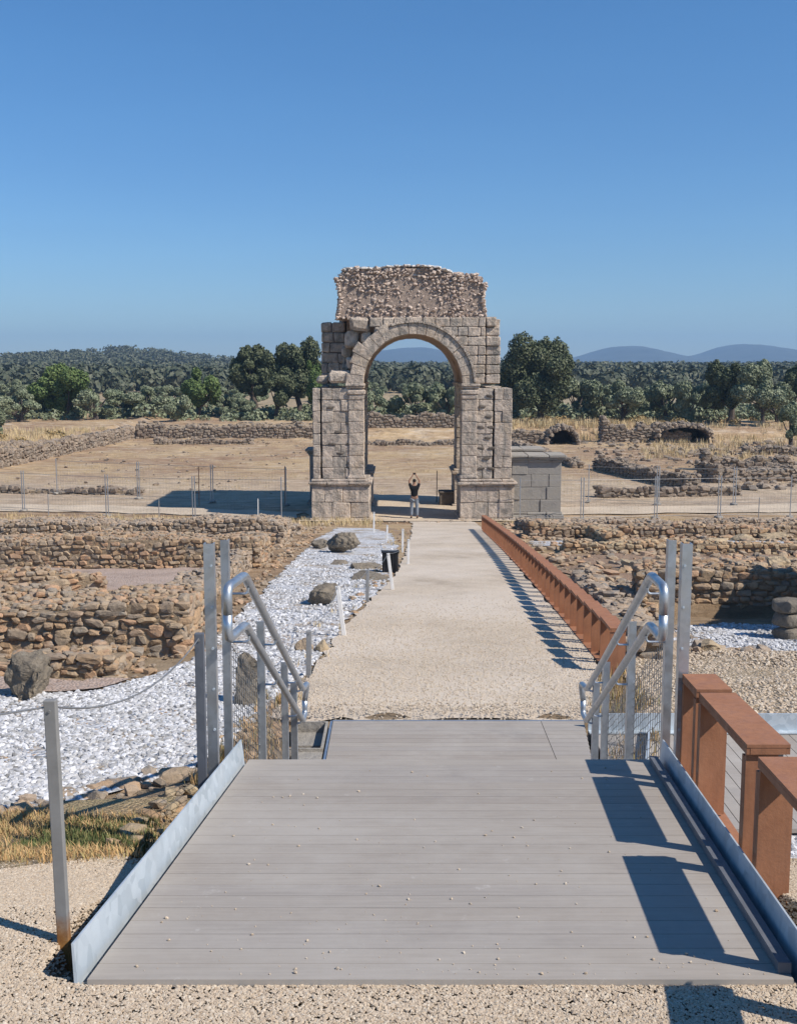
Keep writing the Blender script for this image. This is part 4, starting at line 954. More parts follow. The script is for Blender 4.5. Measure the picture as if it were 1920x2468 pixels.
for k, (ya, yb) in enumerate(((4.52, 4.85), (3.64, 4.46), (2.73, 3.49), (1.80, 2.56), (.9, 1.66))):
    sh = Matrix.Shear('XZ', 4, (0, 0)) if False else None
    n0 = len(nr.children); portal(nr, 1.195, ya, yb, .15, 5.322, 4.80, 4.80)
    for o in [c_ for c_ in bpy.data.objects if c_.parent and root_of(c_) == nr and not c_.get('skewed')]:
        me = o.data; co = np.zeros(len(me.vertices) * 3, np.float32); me.vertices.foreach_get('co', co); co = co.reshape(-1, 3)
        yw = co[:, 1] + ORG[nr].y - 3.64; co[:, 0] += yw * .075; co[:, 2] -= yw * .076; me.vertices.foreach_set('co', co.ravel()); me.update(); o['skewed'] = 1
for o in bpy.data.objects:
    if 'skewed' in o: del o['skewed']
mb = MB(); mb.beam((.97, .6, 4.99), (1.30, 5.05, 4.66), .26, .05); mb.build('base_strip', M['corten'], nr)
fr = thing('long_rusty_railing', (2.6, 25, 2.0), 'long low rust brown plate railing running along the path to the arch', 'railing')
y = 11.3; k = 0
while y < 39.6:
    y1 = y + .70
    x = 2.23 + (y - 11.5) * .0289 + .12 * math.sin((y - 11.5) / 28 * math.pi) * .8
    zt = Hf(2.9, (y + y1) / 2) + .53; mb = MB(); w = .17
    portal(fr, x, y, y1 - .11, w, zt, Hf(2.9, y) - .06, Hf(2.9, y1) - .06, False); y = y1; k += 1
mb = MB()
for k in range(28):
    a = 11.3 + k; f = lambda y: 2.23 + (y - 11.5) * .0289 + .096 * math.sin((y - 11.5) / 28 * math.pi)
    mb.beam((f(a) + .07, a, Hf(2.9, a) - .015), (f(a + 1) + .07, a + 1.0, Hf(2.9, a + 1) - .015), .2, .09)
mb.build('base_strip', M['corten'], fr)

# side walkway at right
sw = thing('side_walkway', (3.2, 8.0, 3.55), 'lower grey board walkway with pale steel edge behind the right railings', 'walkway')
mb = MB(); x = 1.62
while x < 5.6:
    mb.box(x + .003, x + .094, 7.0, 8.95, 3.53, 3.56); x += .097
mb.build('decking', M['wood'], sw); mb = MB(); mb.box(1.6, 5.7, 8.97, 8.985, 3.48, 3.72); mb.box(1.6, 5.7, 8.90, 8.97, 3.565, 3.575); mb.build('edge_plate', M['galv_plate'], sw)
mb = MB(); mb.beam((1.62, 7.0, 3.6), (2.1, 8.9, 3.6), .02, .1); mb.build('kick_plate', M['galv_plate'], sw)

# ------------------------------------------------------------ posts with chains
def rope(mb, a, b, sag, r, n=14, seg=5):
    a = Vector(a); b = Vector(b); mb.tube([a.lerp(b, k / n) - Vector((0, 0, sag * 4 * (k / n) * (1 - k / n))) for k in range(n + 1)], r, seg, False)
def bpost(loc, h, w, label, mat='post_grey', lean=(0, 0), rust=False, group='chain barrier posts'):
    p = thing('barrier_post', loc, label, 'post', group); x, y, z = loc
    mb = MB(); t = Vector((x + lean[0], y + lean[1], z + h)); b = Vector((x, y, z - .05))
    mb.beam(b, t, w, w * .75, up=(0, 1, 0)); mb.build('post_shaft', M[mat], p, bevel=w * .08)
    mb = MB(); c = t - Vector((0, 0, .03)); mb.tube([c + Vector((0, -w * .5, 0)), c + Vector((0, w * .5, 0))], w * .12, 8); mb.build('eyelet', M['wire'], p)
    return t
def m_rustpost():
    m, t, b = nodes('post_rust_foot'); p = pos(t); sx = t.nodes.new('ShaderNodeSeparateXYZ'); t.links.new(p, sx.inputs[0])
    a = N(t, 'ShaderNodeMath', op='ADD'); t.links.new(sx.outputs[2], a.inputs[0])
    q = N(t, 'ShaderNodeMath', op='MULTIPLY'); q.inputs[1].default_value = .16; t.links.new(noise(t, 20, 5, .7, p), q.inputs[0]); t.links.new(q.outputs[0], a.inputs[1])
    f = ramp(t, N(t, 'ShaderNodeMapRange').outputs[0], [(0, (1, 1, 1)), (1, (0, 0, 0))])
    mr = [n for n in t.nodes if n.bl_idname == 'ShaderNodeMapRange'][0]; mr.inputs[1].default_value = 5.06; mr.inputs[2].default_value = 5.14; t.links.new(a.outputs[0], mr.inputs[0])
    g = ramp(t, noise(t, 9, 7, .7, p), [(.3, (.19, .185, .175)), (.7, (.25, .245, .235))])
    t.links.new(mix(t, f, g, ramp(t, noise(t, 40, 5, .7, p), [(.3, (.16, .06, .02)), (.7, (.34, .17, .05))])), b.inputs['Base Color']); b.inputs['Roughness'].default_value = .6; return m
M['post_rust'] = m_rustpost()
g0 = G(140, 2046)
tA = bpost(tuple(g0), .765, .034, 'grey steel post with rusty foot standing in the left foreground', 'post_rust', lean=(-.012, 0))
g1 = Vector((-.845, 4.62, Hf(-.845, 4.62)))
g1 = Vector((At(433, 1668, 4.6).x, 4.6, Hf(-.9, 4.6)))
M['post_dark'] = mat_galv('dark_post_steel', (.10, .11, .13), (.15, .16, .18), .6, .3, 6)  # post steel darkened to stand for a face in shade
tB = bpost(tuple(g1), At(433, 1350, 4.6).z - g1.z, .04, 'dark steel post beside the tall left handrail post', 'post_dark')
mb = MB(); rope(mb, tA - Vector((0, 0, .02)), tB - Vector((0, 0, .02)), .10, .0032); top(mb.build('barrier_chain', M['wire'], smooth=True), 'sagging cable between the foreground post and the dark post', 'cable', 'barrier cables')
mb = MB(); rope(mb, tA - Vector((0, 0, .02)), (-2.6, 2.6, 5.68), .05, .0032); top(mb.build('barrier_chain', M['wire'], smooth=True), 'cable leaving the foreground post towards the left edge', 'cable', 'barrier cables')
PP = [(658, 1445, 1345, 'grey', 'nearest small grey post just beyond the left handrail'), (735, 1358, 1250, 'white', 'tall white leaning post by the red stone at the path edge'), (783, 1285, 1215, 'grey', 'thin grey post before the long grey slab'),
      (838, 1260, 1180, 'white', 'white post in front of the black box'), (870, 1205, 1150, 'white', 'white post right behind the black box'), (858, 1178, 1128, 'white', 'white post at the path edge second beyond the black box'),
      (825, 1152, 1120, 'white', 'short white post on the white gravel beyond the black box'), (797, 1136, 1092, 'white', 'slanted white post near the left pier of the arch')]
tops = []
for k, (px, pb, pt_, mt, lb) in enumerate(PP):
    g = G(px, pb); h = At(px, pt_, g.y).z - g.z
    tops.append(bpost(tuple(g), h, .055, lb, 'post_pale' if mt == 'white' else 'post_grey', lean=((-.09 if k in (1, 3) else 0.01) , 0)))
for k in range(len(tops) - 1):
    mb = MB(); rope(mb, tops[k], tops[k + 1], .10, .0035); top(mb.build('barrier_chain', M['wire']), 'cable from the %s' % PP[k][4], 'cable', 'cables between the path posts')
# black box lectern
g = G(832, 1222); bx = thing('black_box', tuple(g), 'black upright box standing among slabs beside the path', 'box')
mb = MB(); mb.box(g.x - .17, g.x + .17, g.y, g.y + .2, g.z - .03, g.z + .42); mb.build('casing', M['dark'], bx, bevel=.012)
mb = MB(); mb.box(g.x - .19, g.x + .19, g.y - .02, g.y + .22, g.z + .42, g.z + .445); mb.build('lid', M['dark'], bx, bevel=.005)
mb = MB()
for k in range(5): mb.box(g.x - .14 + k * .062, g.x - .11 + k * .062, g.y - .012, g.y + .001, g.z + .02, g.z + .4)
mb.build('ribs', M['dark'], bx)

# ------------------------------------------------------------ mesh fences round the monument
def mfence(x0, y0, x1, y1, label, h=1.9, foot=True):
    z0, z1 = Hf(x0, y0), Hf(x1, y1); r = thing('mesh_fence_panel', ((x0 + x1) / 2, (y0 + y1) / 2, min(z0, z1)), label, 'fence panel', 'wire mesh fence panels round the plaza')
    a = Vector((x0, y0, 0)); b = Vector((x1, y1, 0)); d = (b - a); L = d.length; d.normalize()
    for q, z in ((a + d * .06, z0), (b - d * .06, z1)):
        mb = MB(); mb.tube([(q.x, q.y, z), (q.x, q.y, z + h)], .024, 7); mb.build('post', M['galv'], r)
        mb = MB(); stones(mb, [(q.x, q.y, z + .04)], [(.5, .22, .12)], 2, .4, .02, np.array([math.atan2(d.y, d.x) + 1.57]), .03); mb.build('foot', M['granite_grey'], r)
    mb = MB()
    for hz in (.15, h - .12): mb.tube([(a.x, a.y, z0 + hz), (b.x, b.y, z1 + hz)], .009, 5)
    n = int(L / .16)
    for k in range(1, n):
        q = a + d * (L * k / n); zz = z0 + (z1 - z0) * k / n; mb.tube([(q.x, q.y, zz + .12), (q.x, q.y, zz + h - .1)], .0016, 3, False)
    for k in range(1, 7):
        hz = .15 + (h - .27) * k / 7; mb.tube([(a.x, a.y, z0 + hz), (b.x, b.y, z1 + hz)], .0016, 3, False)
    mb.build('wire_mesh', M['wire'], r)
def run(pts, lab):
    for k in range(len(pts) - 1): mfence(*pts[k], *pts[k + 1], lab[k])
run([(-21.6, 52.4), (-17.5, 51), (-13.2, 49.5), (-9.1, 48.6), (-5.0, 47.2)], ['mesh fence panel at the left edge, near side of the road', 'near side mesh fence panel second from the left edge', 'near side mesh fence panel ending at the tip of the arch shadow', 'near side mesh fence panel next to the left pier of the arch'])
run([(-18.2, 58.2), (-13.3, 56), (-9.3, 54.6), (-5.4, 53.1)], ['far side mesh fence panel at the left edge', 'far side mesh fence panel left of the arch shadow', 'far side mesh fence panel standing in the arch shadow'])
run([(5.2, 47.3), (8.0, 47.6), (11.4, 48.4), (14.3, 48.7), (17.6, 48.9)], ['near side mesh fence panel before the tall stone pedestal', 'near side mesh fence panel just right of the pedestal', 'near side mesh fence panel third right of the arch', 'near side mesh fence panel at the right edge'])
run([(9.4, 54.5), (12.7, 53.6), (16.4, 53.4), (20.0, 53.3)], ['far side mesh fence panel behind the pedestal corner', 'far side mesh fence panel before the low straight footing', 'far side mesh fence panel at the right edge'])
for (x, y, h, mt, lb) in [(-15.9, 49.6, 1.0, 'post_grey', 'short thin stake at far left on the dry grass'), (-10.4, 47.4, .9, 'post_grey', 'short thin stake midway along the left dry grass'), (-6.0, 46.6, 1.0, 'post_pale', 'pale stake in front of the arch shadow'),
                          (-9.7, 53.2, 1.9, 'corten', 'dark rusty stake standing in the arch shadow'), (-5.6, 54.0, 1.9, 'corten', 'orange stake close to the left pier'), (15.9, 48.2, 1.0, 'post_grey', 'short thin stake at the right before the pale road'),
                          (1.9, 54.4, 1.6, 'dark', 'thin dark pole standing inside the arch opening')]:
    mb = MB(); z = Hf(x, y); mb.tube([(x, y, z - .05), (x + .01, y, z + h * .98), (x + .01, y, z + h)], [.022, .02, .012], 7); top(mb.build('stake', M[mt]), lb, 'stake')
g = thing('dark_chest', (2.35, 53.6, 0), 'dark low block at the foot of the inner right pier', 'block')
mb = MB(); block(mb, 2.0, 2.75, 53.2, 54.0, -.05, .6, .03, .01); mb.build('block_body', M['granite_core'], g); mb = MB(); block(mb, 1.95, 2.78, 53.15, 54.05, .60, .70, .02, .01); mb.build('slab', M['granite_core'], g)

# ------------------------------------------------------------ person
def skinned(name, V, E, Rr, mat, parent, loc, sub=2, root=0):
    me = bpy.data.meshes.new(name); me.from_pydata([tuple(Vector(v)) for v in V], E, []); me.update()
    o = link(bpy.data.objects.new(name, me)); o.parent = parent; me.materials.append(mat)
    m = o.modifiers.new('skin', 'SKIN'); sl = me.skin_vertices[0].data
    for i_, r in enumerate(Rr): sl[i_].radius = (r, r) if not isinstance(r, tuple) else r; sl[i_].use_root = (i_ == root)
    m.use_smooth_shade = True; s = o.modifiers.new('sub', 'SUBSURF'); s.levels = sub; s.render_levels = sub
    return o
M['skin'] = mat_plain('skin', (.30, .17, .11), .55, .1, 20); M['hair'] = mat_plain('hair', (.012, .010, .009), .6, .3, 60)
M['tee'] = mat_plain('black_cotton', (.010, .010, .012), .9, .3, 20); M['jeans'] = mat_plain('grey_jeans', (.20, .23, .27), .9, .25, 12); M['shoe'] = mat_plain('dark_shoe', (.03, .02, .02), .6, .3, 20)
pz = 0.045; pe = thing('person', (.70, 48.3, pz), 'person seen from behind in black T-shirt and grey jeans, both arms raised overhead', 'person')
# faces away from the camera (+Y)
B = {'pel': (0, 0, .95), 'wa': (0, 0, 1.08), 'ch': (0, 0, 1.28), 'nk': (0, .0, 1.46), 'nk2': (0, .01, 1.53), 'hd': (0, .02, 1.62), 'hd2': (0, .03, 1.70)}
L_ = []; E_ = []; r_ = []
def addv(p, r, par=None): L_.append(p); r_.append(r); (E_.append((par, len(L_) - 1)) if par is not None else None); return len(L_) - 1
pel = addv(B['pel'], (.15, .105)); wa = addv(B['wa'], (.135, .095), pel); chh = addv(B['ch'], (.16, .11), wa); nk = addv(B['nk'], (.075, .07), chh); n2 = addv(B['nk2'], .055, nk); h1 = addv(B['hd'], (.078, .09), n2); h2 = addv(B['hd2'], (.072, .085), h1); addv((0, .02, 1.75), (.04, .045), h2)
hands = []
for s in (-1, 1):
    sh = addv((s * .165, 0, 1.42), .062, nk); el = addv((s * .235, .06, 1.66), .043, sh); wr = addv((s * .075, .12, 1.89), .028, el); hands.append((wr, s)); addv((s * .055, .135, 1.95), .03, wr)
    hp = addv((s * .095, 0, .88), (.085, .095), pel); kn = addv((s * .12, .015, .50), .058, hp); an_ = addv((s * .13, -.01, .09), .036, kn); addv((s * .14, .10, .035), (.034, .03), an_)
body = skinned('body', L_, E_, r_, M['skin'], pe, None)
for wr, s in hands:      # five fingers each, holding a phone
    for k in range(5):
        bx_ = s * .055 + (k - 2) * .011; z0 = 1.96 if k else 1.93
        tip = (bx_ * .7, .13, z0 + (.055, .07, .075, .07, .055)[k]) if k else (s * .02, .12, 1.955)
        mb = MB(); mb.tube([(bx_, .135, z0 - .01), ((bx_ + tip[0]) / 2, .15, (z0 + tip[2]) / 2), tip], [.009, .008, .006], 7)
        f = mb
        me_o = mb.build('finger', M['skin'], body, True)
        me_o.location = (0, 0, 0); ORG_fix = None
        me_o.data.transform(Matrix.Translation(ORG[pe]))
mb = MB(); mb.box(-.04, .04, .118, .126, 1.93, 2.01); ph_ = mb.build('phone', M['dark']); ph_.data.transform(Matrix.Translation(ORG[pe])); top(ph_, 'small dark phone held up between both hands of the person', 'phone')
skinned('t_shirt', [(0, 0, .93), (0, 0, 1.10), (0, 0, 1.28), (0, 0, 1.44), (-.17, 0, 1.42), (-.215, .035, 1.57), (.17, 0, 1.42), (.215, .035, 1.57)], [(0, 1), (1, 2), (2, 3), (3, 4), (4, 5), (3, 6), (6, 7)], [(.175, .13), (.158, .118), (.182, .13), (.095, .09), .085, .066, .085, .066], M['tee'], pe, None)
jv = [(0, 0, .96), (-.095, 0, .86), (-.12, .015, .50), (-.13, 0, .10), (.095, 0, .86), (.12, .015, .50), (.13, 0, .10)]
skinned('jeans', jv, [(0, 1), (1, 2), (2, 3), (0, 4), (4, 5), (5, 6)], [(.165, .12), (.105, .112), .078, .066, (.105, .112), .078, .066], M['jeans'], pe, None)
for s in (-1, 1): skinned('shoe', [(s * .13, -.03, .05), (s * .135, .05, .045), (s * .145, .15, .035)], [(0, 1), (1, 2)], [(.045, .05), (.046, .045), (.04, .032)], M['shoe'], pe, None)
skinned('hair', [(0, -.01, 1.60), (0, .0, 1.69), (0, .02, 1.76)], [(0, 1), (1, 2)], [(.083, .085), (.092, .098), (.055, .06)], M['hair'], pe, None)

# ------------------------------------------------------------ vegetation
M['bark'] = mat_plain('bark', (.10, .08, .065), .95, .35, 5, bd=.03)
M['leaf_oak'] = mat_leaf('oak_leaves', [(.050, .066, .032), (.090, .108, .055), (.14, .15, .085), (.07, .088, .045)])
M['leaf_olive'] = mat_leaf('olive_leaves', [(.13, .155, .088), (.20, .225, .14), (.29, .31, .21), (.155, .185, .105)])
M['leaf_green'] = mat_leaf('green_leaves', [(.075, .12, .035), (.12, .175, .055), (.17, .22, .08), (.095, .14, .045)])
M['leaf_dry'] = mat_leaf('dry_leaves', [(.20, .14, .06), (.32, .22, .10), (.40, .30, .15), (.26, .17, .07)], .8)
M['grass_dry'] = mat_leaf('dry_grass', [(.48, .36, .20), (.66, .53, .33), (.58, .45, .26), (.40, .30, .16)], .85)
M['grass_rust'] = mat_leaf('rust_grass', [(.36, .21, .09), (.54, .36, .19), (.44, .28, .13), (.34, .30, .14), (.28, .19, .09)], .85)
M['grass_green'] = mat_leaf('green_weeds', [(.07, .10, .035), (.12, .15, .06), (.20, .18, .08)], .8)
def cards(mb, P, Nn, s, rs):
    """leaf clumps: little bent quads"""
    n = len(P); a = np.cross(Nn, rs.normal(size=(n, 3))); a /= np.linalg.norm(a, axis=1)[:, None] + 1e-9
    b = np.cross(Nn, a); b /= np.linalg.norm(b, axis=1)[:, None] + 1e-9
    s = s[:, None]
    V = np.stack([P - a * s * .5 - b * s * .28, P + a * s * .15 - b * s * .42 + Nn * s * .12, P + a * s * .55 + b * s * .2, P - a * s * .1 + b * s * .45 + Nn * s * .16], 1).reshape(-1, 3)
    mb.add(V, (np.arange(n) * 4)[:, None] + np.array([[0, 1, 2, 3]]))
def crown_mesh(seed, w, h, base, nb, nc, cs, gap=.2, flat=1.0):
    rs = np.random.RandomState(seed); blobs = []
    for k in range(nb):
        for _ in range(50):
            p = rs.uniform(-1, 1, 3)
            if .25 < np.linalg.norm(p) < .8: break
        r = rs.uniform(.15, .36)
        blobs.append((p[0] * w / 2, p[1] * w / 2, base + (h - base) * (.5 + p[2] * .47), r * w / 2 * 1.0, r * (h - base) / 2 * rs.uniform(.9, 1.3)))
    blobs = np.array(blobs); P = []; Q = []
    wgt = blobs[:, 3] ** 2; wgt /= wgt.sum(); k = rs.choice(nb, nc, p=wgt)
    d = rs.normal(size=(nc, 3)); d /= np.linalg.norm(d, axis=1)[:, None]
    rr = rs.uniform(.62, 1.08, nc) + .12 * np.sin(d[:, 0] * 7 + k) * np.cos(d[:, 2] * 6 + k)
    b = blobs[k]; b = b; P = b[:, :3] + d * rr[:, None] * np.stack([b[:, 3], b[:, 3], b[:, 4]], -1)
    Nn = d + rs.normal(size=(nc, 3)) * .55; Nn /= np.linalg.norm(Nn, axis=1)[:, None]
    mb = MB(); cards(mb, P, Nn, cs * .72 * rs.uniform(.6, 1.4, nc), rs); return mb, blobs
def tree(kind, loc, w, h, label, seed, mat, nb=16, nc=7000, cs=.3, base=.22, trunk=.22, cat='tree', group=None, ntr=1):
    nc = int(nc * (2.9 if cs > .33 else 1.9)); cs = cs * (.74 if cs > .33 else .9); base *= .75
    t = thing(kind, loc, label, cat, group); mb, blobs = crown_mesh(seed, w, h, h * base, nb, nc, cs)
    mb.v = [v + np.array(loc) for v in mb.v]; mb.build('crown', M[mat], t)
    rs = random.Random(seed); tb = MB(); L = Vector(loc)
    for j in range(ntr):
        o = Vector((rs.uniform(-.25, .25) * (j > 0), rs.uniform(-.2, .2), 0)); top_ = L + o + Vector((rs.uniform(-.1, .1) * w, 0, h * (base + .22)))
        m_ = L + o + Vector((rs.uniform(-.06, .06) * w, 0, h * base * .6)); tb.tube([L + o - Vector((0, 0, .2)), m_, top_], [trunk * 1.3, trunk, trunk * .6], 8)
        for k in range(0, len(blobs), 2):
            e = Vector(blobs[k][:3]) + L; q = m_.lerp(top_, rs.uniform(.2, 1)); mid = q.lerp(e, .5) + Vector((0, 0, -.15)); tb.tube([q, mid, e], [trunk * .45, trunk * .28, trunk * .1], 5, False)
    tb.build('trunk', M['bark'], t); return t
def treeat(kind, cx, top_, base_y, wpx, Y, label, seed, mat, **k):
    p = At(cx, top_, Y); z = Hf(p.x, Y); w = wpx * SC / F * Y; return tree(kind, (p.x, Y, z), w, p.z - z, label, seed, mat, **k)
treeat('holm_oak', 1146, 712, 895, 172, 118, 'large dark round oak right beside the arch', 5, 'leaf_oak', nb=44, nc=19000, cs=.42, base=.12, trunk=.4)
treeat('holm_oak', 540, 733, 885, 108, 126, 'dark oak with bare lower trunk left of the tallest left oak', 8, 'leaf_oak', nb=24, nc=9000, cs=.42, base=.34, trunk=.3, ntr=2)
treeat('holm_oak', 632, 718, 885, 128, 128, 'tallest dark oak left of the arch', 9, 'leaf_oak', nb=30, nc=12000, cs=.42, base=.28, trunk=.32)
treeat('holm_oak', 590, 790, 885, 100, 122, 'lower dark oak in front of the pair left of the arch', 29, 'leaf_oak', nb=12, nc=6000, cs=.38, base=.25, trunk=.25)
treeat('green_tree', 672, 748, 885, 62, 120, 'bright green tree touching the left edge of the arch', 10, 'leaf_green', nb=12, nc=6000, cs=.36, base=.2)
treeat('green_tree', 136, 776, 890, 140, 122, 'round fresh green tree alone at the left', 11, 'leaf_green', nb=34, nc=13000, cs=.40, base=.05)
treeat('green_tree', 425, 783, 888, 104, 124, 'mid green tree left of the dark oaks', 12, 'leaf_green', nb=16, nc=8000, cs=.38, base=.15)
treeat('holm_oak', 1560, 762, 898, 110, 116, 'dark leaning oak near the right edge', 13, 'leaf_oak', nb=18, nc=9000, cs=.40, base=.22, trunk=.35)
treeat('olive_tree', 1625, 765, 898, 130, 112, 'big pale olive tree in front of the leaning oak', 14, 'leaf_olive', nb=18, nc=9500, cs=.36, base=.14)
treeat('holm_oak', 1690, 775, 895, 90, 130, 'dark oak cut by the right edge', 15, 'leaf_oak', nb=14, nc=6000, cs=.42, base=.1)
treeat('olive_tree', 1690, 848, 925, 80, 92, 'near olive tree at the right edge above the straw', 16, 'leaf_olive', nb=12, nc=6000, cs=.28, base=.2)
treeat('olive_tree', -6, 855, 905, 40, 92, 'small olive at the left edge', 17, 'leaf_olive', nb=8, nc=3000, cs=.25, base=.1)
# rows of olive trees: three crowns shared by copies
OL = [(40, 832, 890, 100), (95, 842, 890, 80), (205, 830, 888, 90), (262, 834, 888, 88), (318, 826, 888, 95), (372, 836, 888, 70), (482, 842, 888, 60), (520, 850, 888, 55),
      (790, 812, 888, 80), (838, 818, 890, 90), (892, 815, 890, 86), (946, 820, 892, 80), (700, 840, 888, 70), (745, 830, 888, 80),
      (1235, 806, 893, 80), (1282, 815, 893, 90), (1330, 812, 893, 92), (1378, 816, 893, 84), (1425, 812, 893, 88), (1470, 818, 893, 84), (1512, 815, 893, 80), (1080, 820, 890, 70), (1660, 830, 893, 76)]
protos = []
lab_at = ['at the far left edge', 'just left of the round green tree', 'just right of the round green tree', 'second right of the round green tree', 'third right of the round green tree', 'left of the mid green tree', 'right of the mid green tree', 'under the dark oaks',
          'at the left of the arch opening', 'left of centre in the arch opening', 'right of centre in the arch opening', 'at the right of the arch opening', 'hidden behind the left pier, outer one', 'hidden behind the left pier, inner one',
          'right next to the large round oak', 'second right of the large round oak', 'third right of the large round oak', 'fourth right of the large round oak', 'fifth right of the large round oak', 'sixth right of the large round oak', 'left of the leaning dark oak', 'hidden behind the right pier', 'between the big pale olive and the right edge']
for k, (cx, tp, bs, wp) in enumerate(OL):
    Y = 116 + (k * 7 % 11); p = At(cx, tp, Y); z = Hf(p.x, Y); w = wp * SC / F * Y * 1.12; h = (p.z - z) * 1.05
    lb = 'grey green olive tree ' + lab_at[k]
    if len(protos) < 4:
        t = tree('olive_tree', (p.x, Y, z), w, h, lb, 40 + k, 'leaf_olive', nb=13, nc=5200, cs=.30, base=.1, trunk=.18, group='olive trees beyond the ruins', ntr=2); protos.append((t, w, h))
    else:
        t0, w0, h0 = protos[k % 4]; t = copy_tree(t0); t.location = (p.x, Y, z); t.scale = (w / w0, w / w0, h / h0); t.rotation_euler = (0, 0, k * 1.7); t['label'] = lb
# second and third rows further off (copies too)
rs_ = random.Random(3)
for k in range(46):
    Y = rs_.uniform(140, 230); x = rs_.uniform(-1, 1) * Y * .39; t0, w0, h0 = protos[k % 4]; t = copy_tree(t0); s = rs_.uniform(.6, .95)
    t.location = (x, Y, Hf(x, Y) - .1); t.scale = (s, s, s * rs_.uniform(.9, 1.1)); t.rotation_euler = (0, 0, k * 2.1)
    t['label'] = 'grey green olive tree among the crowded rows behind the front row'; t['group'] = 'olive trees in the crowded rows behind'
# dark shrubs at the tree foot
def undergrowth(name, poly, n, s0, s1, mat, label, seed):
    rs = np.random.RandomState(seed); x = rs.uniform(min(p[0] for p in poly), max(p[0] for p in poly), n); y = rs.uniform(min(p[1] for p in poly), max(p[1] for p in poly), n)
    k = inpoly(x, y, poly); x = x[k]; y = y[k]; mb = MB()
    m = 110; n = len(x); S_ = rs.uniform(s0, s1, n)
    d = rs.normal(size=(n, m, 3)); d /= np.linalg.norm(d, axis=2)[..., None]; d[..., 2] = np.abs(d[..., 2])
    P = np.stack([x, y, H(x, y)], -1)[:, None] + d * (S_[:, None, None] * rs.uniform(.6, 1.1, (n, m, 1))) * np.array([1, 1, .8])
    P = P.reshape(-1, 3); Nn = (d + rs.normal(size=d.shape) * .5).reshape(-1, 3); Nn /= np.linalg.norm(Nn, axis=1)[:, None]
    cards(mb, P, Nn, np.repeat(S_, m) * .26, rs); tag(mb.build(name, M[mat]), label, 'shrubs', None, 'stuff')
undergrowth('shrubs', [(-50, 119), (50, 119), (50, 140), (-50, 140)], 520, .5, 1.6, 'leaf_olive', 'low shrubs under the olive trees', 1)
undergrowth('shrubs', [(6, 113), (52, 113), (52, 120), (6, 120)], 60, .4, .9, 'leaf_dry', 'dry shrubs before the trees at right', 2)
undergrowth('shrubs', [(-7, 109), (10, 109), (10, 113), (-7, 113)], 30, .5, 1.0, 'leaf_olive', 'shrubs along the wall seen through the arch', 4)
undergrowth('shrubs', [(-36, 82), (-28, 82), (-28, 96), (-36, 96)], 8, .5, 1.0, 'leaf_dry', 'dry yellow bushes in the straw field at left', 5)
# woods on the plain and on the hill
def wood(name, n, yr, xs, s0, s1, mat, label, seed, cond=None, m=46):
    rs = np.random.RandomState(seed); y = yr[0] + (yr[1] - yr[0]) * rs.rand(n) ** .8; x = rs.uniform(-1, 1, n) * y * .40 if xs is None else rs.uniform(xs[0], xs[1], n)
    if cond is not None: k = cond(x, y); x = x[k]; y = y[k]
    n = len(x); S_ = rs.uniform(s0, s1, n)
    d = rs.normal(size=(n, m, 3)); d /= np.linalg.norm(d, axis=2)[..., None]; d[..., 2] = d[..., 2] * .8 + .1
    P = np.stack([x, y, H(x, y) + S_ * .75], -1)[:, None] + d * (S_[:, None, None] * rs.uniform(.7, 1.08, (n, m, 1)))
    Nn = (d + rs.normal(size=d.shape) * .35).reshape(-1, 3); Nn /= np.linalg.norm(Nn, axis=1)[:, None]
    mb = MB(); cards(mb, P.reshape(-1, 3), Nn, np.repeat(S_, m) * .44, rs)
    tag(mb.build(name, M[mat]), label, 'wood', None, 'stuff')
M['leaf_wood'] = mat_leaf('wood_leaves', [(.055, .068, .042), (.085, .095, .06), (.12, .125, .085), (.07, .082, .052)])
bare = lambda x, y: ~((np.sin(x * .045 + 1) * np.cos(y * .03) + .5 * np.sin(x * .11 - y * .05) > .45)) & ~((y > 590) & (x < -205) & (np.sin(x * .04) + np.sin(y * .05) > -.1))
wood('far_wood', 1500, (230, 420), None, 1.8, 3.3, 'leaf_wood', 'dense evergreen wood on the plain behind the olives', 21, m=110)
wood('far_wood', 3400, (420, 760), None, 2.0, 3.8, 'leaf_wood', 'dense evergreen wood covering the hill and the plain', 22, bare, 70)
wood('far_wood', 2600, (760, 1400), None, 2.8, 5.0, 'leaf_wood', 'farthest wood along the skyline', 23, bare, 50)
# distant mountains
def mount(name, Yc, prof, label, dep=900):
    mb = MB(); xs = np.linspace(prof[0][0], prof[-1][0], 140); hz = np.interp(xs, [p[0] for p in prof], [p[1] for p in prof])
    ker = np.array([1, 2, 3, 4, 3, 2, 1.]); ker /= ker.sum(); hz = np.convolve(np.pad(hz, 3, 'edge'), ker, 'valid')
    rows = 24; V_ = []
    for j in range(rows + 1):
        t = j / rows; f = math.sin(t * math.pi / 2) ** 1.1 if True else 0
        for i_, x in enumerate(xs):
            w_ = 1 + .10 * math.sin(x * .02 + j * 1.1) * (1 - t) + .06 * math.sin(x * .05 + j * 2)* (1 - t)
            V_.append((x, Yc - dep * (1 - t), hz[i_] * f * w_))
    for i_, x in enumerate(xs): V_.append((x, Yc + dep, -5))
    n = len(xs); idx = np.arange(n - 1)[None] + (np.arange(rows + 1) * n)[:, None]
    mb.add(V_, np.stack([idx, idx + 1, idx + n + 1, idx + n], -1).reshape(-1, 4))
    tag(mb.build(name, M['mountain'], smooth=True), label, None, None, 'structure')
M['mountain'] = mat_plain('mountain_scrub', (.055, .060, .050), .95, .4, .012)
def mz(px, py, Y): p = At(px, py, Y); return (p.x, p.z)
